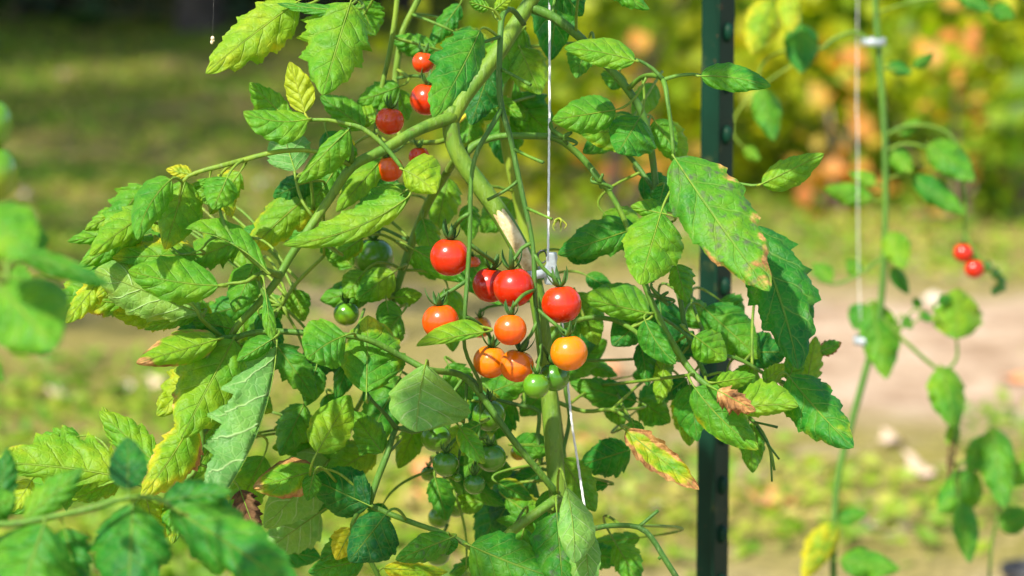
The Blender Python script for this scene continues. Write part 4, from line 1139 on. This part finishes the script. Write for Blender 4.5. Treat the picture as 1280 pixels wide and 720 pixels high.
for a in (
    (1090, 378, 1108, 474, 26, 22, 0, 0.55, 0.2), (1082, 380, 1068, 412, 14, 16, 1, 0.35, 0), (1112, 290, 1130, 336, 18, 16, -1, 0.5, 0), (1115, 335, 1136, 368, 9, 9, 1, 0.3, 0),
    (1196, 424, 1197, 360, 30, 30, -1, 0.6, 0.15), (1177, 458, 1196, 536, 20, 24, -1, 0.55, 0.1), (1240, 535, 1256, 636, 22, 22, -1, 0.45, 0.15), (1236, 545, 1210, 590, 18, 16, 0, 0.45, 0),
    (1222, 592, 1172, 640, 26, 22, 0, 0.5, 0.25), (1200, 628, 1212, 704, 18, 14, -2, 0.35, 0.35), (1160, 180, 1218, 226, 22, 18, -1, 0.5, 0), (1140, 222, 1206, 268, 16, 14, 0, 0.38, 0),
    (1116, 188, 1140, 216, 12, 14, 0, 0.45, 0), (1125, 168, 1150, 150, 8, 8, 0, 0.45, 0), (1110, 80, 1140, 92, 8, 8, 0, 0.3, 0), (1142, 84, 1168, 66, 6, 8, 0, 0.35, 0),
    (1240, 10, 1268, 22, 12, 10, 1, 0.3, 0), (1195, -10, 1240, 14, 10, 10, 1, 0.3, 0), (1000, 30, 1002, 92, 22, 20, -4, 0.2, 0), (965, 0, 940, 68, 22, 24, -8, 0.85, 0.6), (985, -15, 990, 40, 14, 16, -8, 0.8, 0.5),
    (950, 110, 968, 176, 18, 16, -6, 0.45, 0), (930, 185, 950, 200, 8, 8, 0, 0.5, 0), (1045, 655, 1004, 726, 14, 22, -1, 0.55, 0.7), (1045, 650, 1085, 640, 10, 10, 0, 0.5, 0.1), (1050, 700, 1125, 712, 18, 18, -2, 0.38, 0),
    (1040, 352, 1015, 330, 10, 12, 0, 0.5, 0), (1075, 345, 1058, 325, 9, 10, 0, 0.5, 0), (1190, 560, 1195, 520, 10, 8, 0, 0.5, 0.3), (1260, 600, 1300, 580, 14, 14, 0, 0.5, 0), (1250, 660, 1290, 640, 18, 16, 0, 0.5, 0),
    (1150, 385, 1142, 372, 6, 6, 0, 0.2, 0), (1150, 390, 1165, 402, 6, 6, 0, 0.2, 0), (1172, 376, 1190, 372, 6, 6, 0, 0.2, 0), (1130, 395, 1140, 412, 6, 7, 0, 0.25, 0), (1090, 250, 1030, 235, 14, 14, 1, 0.6, 0.2), (1095, 230, 1060, 215, 8, 10, 1, 0.5, 0)):
    Lf(*a[:6], a[6], hue=a[7], yel=a[8], lobe=0.08, ruf=0.2, sr=1.2)
Lf(1192, 548, 1186, 600, 6, 6, 0, hue=0.3, brn=1.6, yel=0.8, lobe=0.3, fold=-0.5, curl=0.9, name='dried_leaf')

# ================================================================== steel T-post
pd = 2.42
pb = P(893, 400, pd)
def post_part(name, boxes, parent, loc, rz):
    V, F = [], []
    for (x0, x1, y0, y1, z0, z1) in boxes:
        b = len(V)
        c, s = math.cos(rz), math.sin(rz)
        for z in (z0, z1):
            for (x, y) in ((x0, y0), (x1, y0), (x1, y1), (x0, y1)):
                V.append((loc.x + x * c - y * s, loc.y + x * s + y * c, z))
        F += [(b, b + 3, b + 2, b + 1), (b + 4, b + 5, b + 6, b + 7), (b, b + 1, b + 5, b + 4), (b + 1, b + 2, b + 6, b + 5), (b + 2, b + 3, b + 7, b + 6), (b + 3, b, b + 4, b + 7)]
    o = new_obj(name, V, F, M_POST, parent, (loc.x, loc.y, boxes[0][4]), smooth=False)
    bv = o.modifiers.new('bevel', 'BEVEL'); bv.width = 0.0012; bv.segments = 2
    return o
post = empty('fence_post', (pb.x, pb.y, 0), 'dark green studded steel T-post standing among the tomato leaves', 'post')
rz = R(-35)
# local +x: flat studded face looks along +x; web runs to -x
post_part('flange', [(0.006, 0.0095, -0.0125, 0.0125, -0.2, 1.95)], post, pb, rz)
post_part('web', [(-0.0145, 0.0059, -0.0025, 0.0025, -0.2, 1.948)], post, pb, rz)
z = 0.05
while z < 1.93:
    c, s = math.cos(rz), math.sin(rz)
    V, F = [], []
    for k, (dx, w, h) in enumerate(((0.0085, 0.0055, 0.009), (0.0125, 0.0045, 0.0075), (0.0150, 0.002, 0.004))):
        for a in range(10):
            t = 2 * math.pi * a / 10
            y_, z_ = w * math.cos(t), h * math.sin(t)
            V.append((pb.x + dx * c - y_ * s, pb.y + dx * s + y_ * c, z + z_))
    for k in range(2):
        for a in range(10):
            b_ = (a + 1) % 10
            F.append((k * 10 + a, k * 10 + b_, k * 10 + 10 + b_, k * 10 + 10 + a))
    F.append(tuple(range(20, 30))); F.append(tuple(range(9, -1, -1)))
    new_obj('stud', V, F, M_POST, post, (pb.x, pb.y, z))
    z += 0.043

# overhead wire, twine and clips
def cable(name, pts, r, mat, label, cat, group=None, twist=False, parent=None):
    rows = [(*p, r) for p in pts]
    ex = spline(rows, 0.05 if not twist else 0.004)
    if not twist:
        V, F = tube_geo(ex, 8)
    else:
        V, F = [], []
        acc = 0
        for ph in (0.0, 2.094, 4.189):
            rr = []
            for i, q in enumerate(ex):
                a = ph + i * 1.1
                rr.append((q[0] + math.cos(a) * r * 0.5, q[1] + math.sin(a) * r * 0.5, q[2], r * 0.62))
            v_, f_ = tube_geo(rr, 6)
            b0 = len(V); V += v_; F += [tuple(k + b0 for k in f) for f in f_]
    return new_obj(name, V, F, mat, parent, pts[0], label=label, cat=cat, group=group)

ztop = 1.93
wy = pb.y + 0.0
cable('trellis_wire', [Vector((-1.6, wy + 0.012, ztop)), Vector((0, wy + 0.012, ztop - 0.004)), Vector((1.6, wy + 0.012, ztop))], 0.0013, M_WIRE, 'thin galvanised wire running along the top of the green post', 'wire')
cl = P(686, 328, 1.985)
tp = Vector((P(687, 0, 2.02).x * 1.12, wy + 0.012, ztop + 0.001))
cable('twine', [tp, P(687, 0, 2.06), P(686.5, 160, 2.02), P(685, 326, 1.985)], 0.00085, M_TWINE, 'taut white twine holding up the plant with the red fruit, above its clip', 'twine', None, True)
cable('twine', [P(690, 334, 1.985), P(700, 380, 2.03), P(709, 472, 2.035), P(715, 530, 2.03), P(724, 590, 2.03), P(734, 662, 2.02), P(741, 760, 2.03), Vector((P(745, 760, 2.03).x, 2.02, 0.01))], 0.00085, M_TWINE, 'loose white twine dangling below the clip, past the green fruit', 'twine', None, True)

def plant_clip(centre, r, hgt, tilt, label, hinge=True):
    e = empty('plant_clip', centre, label, 'clip')
    V, F = [], []
    n = 26
    for k in range(n):
        a = 2 * math.pi * k / n
        for (rr, zz_) in ((r, -hgt / 2), (r + 0.0012, -hgt / 2), (r + 0.0012, hgt / 2), (r, hgt / 2)):
            V.append(centre + Vector((math.cos(a) * rr, math.sin(a) * rr, zz_ + tilt * math.cos(a) * rr)))
    for k in range(n):
        k2 = (k + 1) % n
        for q in range(4):
            q2 = (q + 1) % 4
            F.append((k * 4 + q, k2 * 4 + q, k2 * 4 + q2, k * 4 + q2))
    new_obj('ring', V, F, M_CLIP, e, centre)
    if hinge:
        h = centre + Vector((r + 0.002, -0.002, 0.003))
        V, F = [], []
        for i, z_ in enumerate(np.linspace(-0.011, 0.012, 7)):
            w = 0.0042 * (1 - 0.2 * abs(i - 3) / 3) * (1.12 if i % 2 else 0.9)
            for (x, y) in ((-w, -0.003), (w, -0.003), (w, 0.003), (-w, 0.003)):
                V.append(h + Vector((x + 0.1 * z_, y, z_)))
        for i in range(6):
            for q in range(4):
                q2 = (q + 1) % 4
                F.append((i * 4 + q, i * 4 + q2, i * 4 + 4 + q2, i * 4 + 4 + q))
        F.append((3, 2, 1, 0)); F.append((24, 25, 26, 27))
        o = new_obj('hinge', V, F, M_CLIP, e, h, smooth=False)
        bv = o.modifiers.new('bevel', 'BEVEL'); bv.width = 0.0012; bv.segments = 2
        V, F = [], []
        lp = [(*(h + Vector((-0.006 + 0.003 * math.cos(t), -0.001, 0.009 + 0.0045 * math.sin(t)))), 0.0006) for t in np.linspace(0, 5.6, 14)]
        v_, f_ = tube_geo(lp, 6, ref=(0, 1, 0))
        new_obj('spring_wire', v_, f_, M_DARK, e, h)
    return e

plant_clip(P(671, 341, 2.01), 0.0078, 0.006, 0.15, 'frosty plastic clip fastening twine to the scarred stem beside the red tomato')
c2 = P(1087, 52, 2.9)
plant_clip(c2 + Vector((0.004, 0, 0)), 0.011, 0.007, 0.0, 'white plastic ring clip on the blurred vine behind the post', False)
plant_clip(P(1088, 425, 2.9) + Vector((-0.006, 0, 0)), 0.010, 0.008, 0.0, 'white plastic ring clip low on the blurred vine, beside a leaf', False)
wy2 = P(1072, 0, 2.92).y
cable('trellis_wire', [Vector((-0.6, wy2, ztop)), Vector((0.4, wy2, ztop - 0.004)), Vector((2.2, wy2, ztop))], 0.0013, M_WIRE, 'thin galvanised wire above the second row of tomatoes', 'wire')
cable('twine', [Vector((P(1072, 0, 2.9).x, wy2, ztop)), P(1072, 0, 2.9), P(1072, 160, 2.9), P(1073, 330, 2.9), P(1077, 425, 2.9)], 0.00036, M_TWINE, 'pale twine beside the blurred vine behind the post', 'twine')
# crumb hanging on spider silk
ce = P(265.5, 50, 2.0)
cr = empty('hanging_crumb', ce, 'tiny pale dry crumb dangling on a strand of spider silk', 'debris')
V, F = [], []
for k, (ox, oz, rr) in enumerate(((0.0002, 0.0011, 0.0014), (-0.0004, -0.0016, 0.0012), (0.0009, -0.0004, 0.0008))):
    b0 = len(V)
    for i in range(7):
        th = math.pi * i / 6
        for j in range(8):
            ph = 2 * math.pi * j / 8
            V.append(ce + Vector((ox + rr * math.sin(th) * math.cos(ph), rr * math.sin(th) * math.sin(ph), oz + rr * 1.25 * math.cos(th))))
    for i in range(6):
        for j in range(8):
            F.append((b0 + i * 8 + j, b0 + (i + 1) * 8 + j, b0 + (i + 1) * 8 + (j + 1) % 8, b0 + i * 8 + (j + 1) % 8))
new_obj('crumb', V, F, M_CRUMB, cr, ce)
V, F = tube_geo([(*P(265.5, 49, 2.0), 0.000022), (*P(267, 0, 2.01), 0.000022), (*P(330, -60, 2.0), 0.000022)], 5)
new_obj('silk', V, F, M_SILK, cr, ce)

# ================================================================== background
def shrub(x, y, rx, ry, h, n, mat, label, group, size, rng, cs=0.22, clumps=26, zc=0.45, name='shrub', cat='shrub'):
    z0 = ground_z(x, y)
    e = empty(name, (x, y, z0), label, cat, group)
    p = cloud_points(rng, n, (x, y, z0 + h * zc), (rx, ry, h * (1 - zc)), clumps, cs)
    p[:, 2] = np.maximum(p[:, 2], z0 + 0.02)
    d = rng.normal(size=(n, 3)) * np.array((1, 1, 0.6)) + np.array((0, -0.2, -0.35))
    V, F = leaf_cloud(p, d, rng.uniform(0.6, 1.25, n) * size, rng, 0.78)
    new_obj('crown', V, F, mat, e, (x, y, z0), smooth=False)
    for k in range(5):
        a = rng.uniform(0, 6.28)
        q = p[rng.integers(0, n)]
        rows = [(x + 0.05 * math.cos(a), y + 0.05 * math.sin(a), z0 - 0.03, 0.012), (x + 0.3 * (q[0] - x), y + 0.3 * (q[1] - y), z0 + 0.45 * (q[2] - z0), 0.009), (*q, 0.004)]
        v_, f_ = tube_geo(spline(rows, 0.08), 7)
        new_obj('stem', v_, f_, M_TWIG, e, rows[0][:3])
    return e

rngb = np.random.default_rng(23)
M_SH = [
    island_leaf('yellow_green_shrub_leaves', [(0.0, (0.06, 0.17, 0.008)), (0.3, (0.17, 0.29, 0.008)), (0.6, (0.34, 0.40, 0.010)), (0.9, (0.54, 0.50, 0.012)), (1.0, (0.66, 0.46, 0.02))], 0.5),
    island_leaf('autumn_shrub_leaves', [(0.0, (0.14, 0.15, 0.015)), (0.3, (0.46, 0.32, 0.03)), (0.6, (0.54, 0.24, 0.04)), (0.85, (0.50, 0.14, 0.04)), (1.0, (0.36, 0.05, 0.02))]),
    island_leaf('green_shrub_leaves', [(0.0, (0.06, 0.15, 0.01)), (0.5, (0.15, 0.26, 0.012)), (1.0, (0.32, 0.38, 0.015))], 0.5),
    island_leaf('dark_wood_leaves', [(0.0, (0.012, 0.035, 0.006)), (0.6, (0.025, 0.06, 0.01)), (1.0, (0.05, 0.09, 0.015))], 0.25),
]
G1 = 'shrubs along the far edge of the path'
sh = [
    (0.35, 9.6, 0.7, 0.5, 1.5, 1500, 0, 'yellow-green shrub at the left end of the far shrub row, behind the twine'),
    (0.34, 8.9, 0.2, 0.25, 0.5, 40, 1, 'small orange-leaved shrub behind the old fruit stalks and twine'),
    (1.0, 10.2, 0.7, 0.5, 1.6, 1500, 0, 'tall yellow-green shrub behind the green post'),
    (1.05, 9.0, 0.14, 0.2, 0.6, 55, 1, 'orange and red leaved shrub between the post and the blurred vine'),
    (1.55, 9.7, 0.6, 0.5, 1.4, 1300, 0, 'yellow-green shrub behind the ring clip of the blurred vine'),
    (1.62, 8.9, 0.26, 0.25, 0.5, 200, 2, 'low green shrub at the foot of the far shrub row'),
    (1.42, 9.0, 0.16, 0.25, 0.75, 40, 1, 'rusty leaved shrub behind the upper stem of the blurred vine'),
    (2.05, 9.6, 0.55, 0.45, 1.5, 1300, 0, 'yellow-green shrub at the right end of the far shrub row'),
    (0.62, 10.8, 0.9, 0.5, 1.8, 1300, 2, 'deep green bush behind the yellow-green shrubs'),
    (1.7, 10.9, 1.0, 0.5, 1.9, 1300, 2, 'wide deep green bush at the back of the shrub row'),
]
for (x, y, rx, ry, h, n, k, lab) in sh:
    shrub(x, y, rx, ry, h, n, M_SH[k], lab, G1, 0.085, rngb)

# trees: two unseen ones added to shade the left, dark wood behind
def tree(x, y, h, rad, zc, rz_, n, label, group, rng, tr=0.16, lean=(0, 0), clumps=46, cs=0.2, size=0.30):
    z0 = ground_z(x, y)
    e = empty('tree', (x, y, z0), label, 'tree', group)
    rows = [(x, y, z0 - 0.1, tr * 1.5), (x + 0.02, y, z0 + 0.25, tr * 1.1), (x + lean[0] * 0.4, y + lean[1] * 0.4, z0 + h * 0.35, tr * 0.85), (x + lean[0], y + lean[1], z0 + h * 0.9, tr * 0.25)]
    v_, f_ = tube_geo(spline(rows, 0.25), 12, 0.05, random.Random(int(x * 10)))
    new_obj('trunk', v_, f_, M_BARK, e, rows[0][:3])
    p = cloud_points(rng, n, (x + lean[0] * 0.6, y + lean[1] * 0.6, z0 + zc), (rad, rad, rz_), clumps, cs)
    for k in range(7):
        q = p[rng.integers(0, n)]
        zb = z0 + h * rng.uniform(0.3, 0.6)
        t_ = (zb - z0) / h
        b0 = (x + lean[0] * t_, y + lean[1] * t_, zb)
        rr = [(*b0, tr * 0.5), ((b0[0] + q[0]) / 2, (b0[1] + q[1]) / 2, (zb + q[2]) / 2 + 0.2, tr * 0.3), (*q, tr * 0.1)]
        v_, f_ = tube_geo(spline(rr, 0.3), 8)
        new_obj('limb', v_, f_, M_BARK, e, b0)
    d = rng.normal(size=(n, 3)) + np.array((0, 0, -0.4))
    V, F = leaf_cloud(p, d, rng.uniform(0.7, 1.3, n) * size, rng, 0.75)
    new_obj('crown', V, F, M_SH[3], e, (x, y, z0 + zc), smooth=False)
    return e

rngt = np.random.default_rng(5)
tree(-5.0, 5.6, 8.5, 3.2, 5.8, 2.2, 3300, 'large unseen tree added left of the garden for shade, its trunk beyond the fruit plants', 'unseen trees added for shade', rngt, 0.22, (0, 0), 260, 0.14, 0.16)
tree(-4.7, 9.3, 8.8, 3.0, 5.9, 2.2, 3400, 'broad unseen tree added beside the wood to dapple the far grass', 'unseen trees added for shade', rngt, 0.2, (0, 0), 260, 0.14, 0.16)
GT = 'trees of the dark wood'
tl = [(-1.92, 17.5, 'thick dark trunk at the near edge of the shaded wood'), (-3.2, 19.5, 'dark tree at the left side of the shaded wood'), (-0.75, 19.8, 'dark tree in the middle of the shaded wood'),
      (0.6, 18.6, 'dark tree at the wood edge behind the upper tomato leaves'), (2.0, 20.5, 'dark tree behind the shrub row'), (3.9, 18.0, 'dark tree beyond the right end of the shrub row'), (-4.6, 15.6, 'broad dark tree overhanging the left of the wood edge')]
for i, (x, y, lab) in enumerate(tl):
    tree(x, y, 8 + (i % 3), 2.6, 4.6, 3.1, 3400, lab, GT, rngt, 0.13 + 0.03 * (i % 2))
GU = 'undergrowth in the dark wood'
ul = [(-3.6, 21.5, 'dark undergrowth bush left of the thick trunk'), (-1.4, 22.0, 'dark undergrowth bush right of the thick trunk'), (0.5, 21.8, 'dark undergrowth bush behind the upper leaves'), (2.6, 22.3, 'dark undergrowth bush far behind the shrub row'),
      (-2.6, 18.6, 'low dark fern-like bush beside the thick trunk')]
for i, (x, y, lab) in enumerate(ul):
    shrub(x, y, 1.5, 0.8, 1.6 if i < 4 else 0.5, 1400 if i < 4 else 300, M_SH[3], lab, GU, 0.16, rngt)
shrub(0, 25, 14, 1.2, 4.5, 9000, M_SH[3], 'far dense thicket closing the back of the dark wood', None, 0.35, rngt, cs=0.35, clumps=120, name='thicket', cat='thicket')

# fallen leaves on the ground
FL = [simple('fallen_leaf_orange', (0.52, 0.20, 0.07), 0.8, 0.3, 60, 0.4, 0.002), simple('fallen_leaf_tan', (0.55, 0.40, 0.27), 0.8, 0.25, 60, 0.4, 0.002), simple('fallen_leaf_pale', (0.55, 0.46, 0.36), 0.8, 0.2, 60, 0.4, 0.002)]
names = ('dry orange fallen leaf lying on the grass', 'dry tan fallen leaf lying on the grass', 'bleached pale fallen leaf lying on the grass')
meshes = []
for k in range(3):
    V, F = [], []
    n = 12
    V.append((0, 0, 0.006))
    for i in range(n):
        a = 2 * math.pi * i / n
        rr = 0.5 * (1 + 0.28 * math.cos(5 * a + k) + 0.12 * math.cos(3 * a + 2 * k))
        V.append((rr * math.cos(a), rr * 0.75 * math.sin(a), 0.12 * math.sin(2 * a + k) + 0.05))
    for i in range(n):
        F.append((0, 1 + i, 1 + (i + 1) % n))
    me = bpy.data.meshes.new('fallen_leaf'); me.from_pydata(V, [], F); me.materials.append(FL[k]); meshes.append(me)
rf = random.Random(3)
spots = [(75, 243, 0, 1), (40, 250, 0, 2), (150, 490, 0, 2), (80, 500, 0, 1), (120, 60, 0, 1), (390, 110, 0, 0), (110, 350, 0, 0), (770, 470, 0, 0), (975, 628, 0, 0), (740, 560, 0, 0), (560, 500, 0, 2), (530, 600, 0, 0), (955, 630, 0, 0), (1085, 660, 0, 1), (1115, 560, 0, 1), (1265, 470, 0, 0), (210, 640, 0, 0), (490, 420, 0, 1), (60, 180, 0, 0), (20, 330, 0, 1), (200, 480, 0, 1), (1150, 600, 0, 1)]
for k in range(8):
    spots.append((rf.uniform(0, 1280), rf.uniform(90, 715), 0, rf.randrange(3)))
for (x, y, _, k) in spots:
    a = R(PITCH) + math.atan((y - 360) / FPX)
    d = CAM_H / math.sin(a) * math.cos(math.atan((y - 360) / FPX))
    if d > 15: continue
    p = P(x, y, d)
    o = bpy.data.objects.new('fallen_leaf', meshes[k]); COL.objects.link(o)
    o.location = (p.x, p.y, ground_z(p.x, p.y) + 0.012)
    sc = rf.uniform(0.05, 0.10)
    o.scale = (sc, sc, sc)
    o.rotation_euler = (rf.uniform(-.3, .3), rf.uniform(-.3, .3), rf.uniform(0, 6.28))
    tag(o, names[k], 'leaf', 'fallen leaves on the garden ground')

# small dark pot standing at the right edge
pp_ = P(1290, 716, 4.45)
pe = empty('plant_pot', (pp_.x, pp_.y, ground_z(pp_.x, pp_.y)), 'small black nursery pot on the soil at the right edge', 'pot')
prof = [(0.034, 0.0), (0.036, 0.004), (0.044, 0.066), (0.0445, 0.07), (0.049, 0.0705), (0.0495, 0.082), (0.0455, 0.0825), (0.044, 0.07), (0.038, 0.062), (0.0, 0.060)]
V, F = [], []
for (r_, z_) in prof:
    for k in range(24):
        a = 2 * math.pi * k / 24
        V.append((pp_.x + r_ * math.cos(a), pp_.y + r_ * math.sin(a), pe.location.z + z_))
for i in range(len(prof) - 1):
    for k in range(24):
        F.append((i * 24 + k, i * 24 + (k + 1) % 24, (i + 1) * 24 + (k + 1) % 24, (i + 1) * 24 + k))
F.append(tuple(range(23, -1, -1)))
new_obj('pot_body', V, F, M_POT, pe, pe.location)
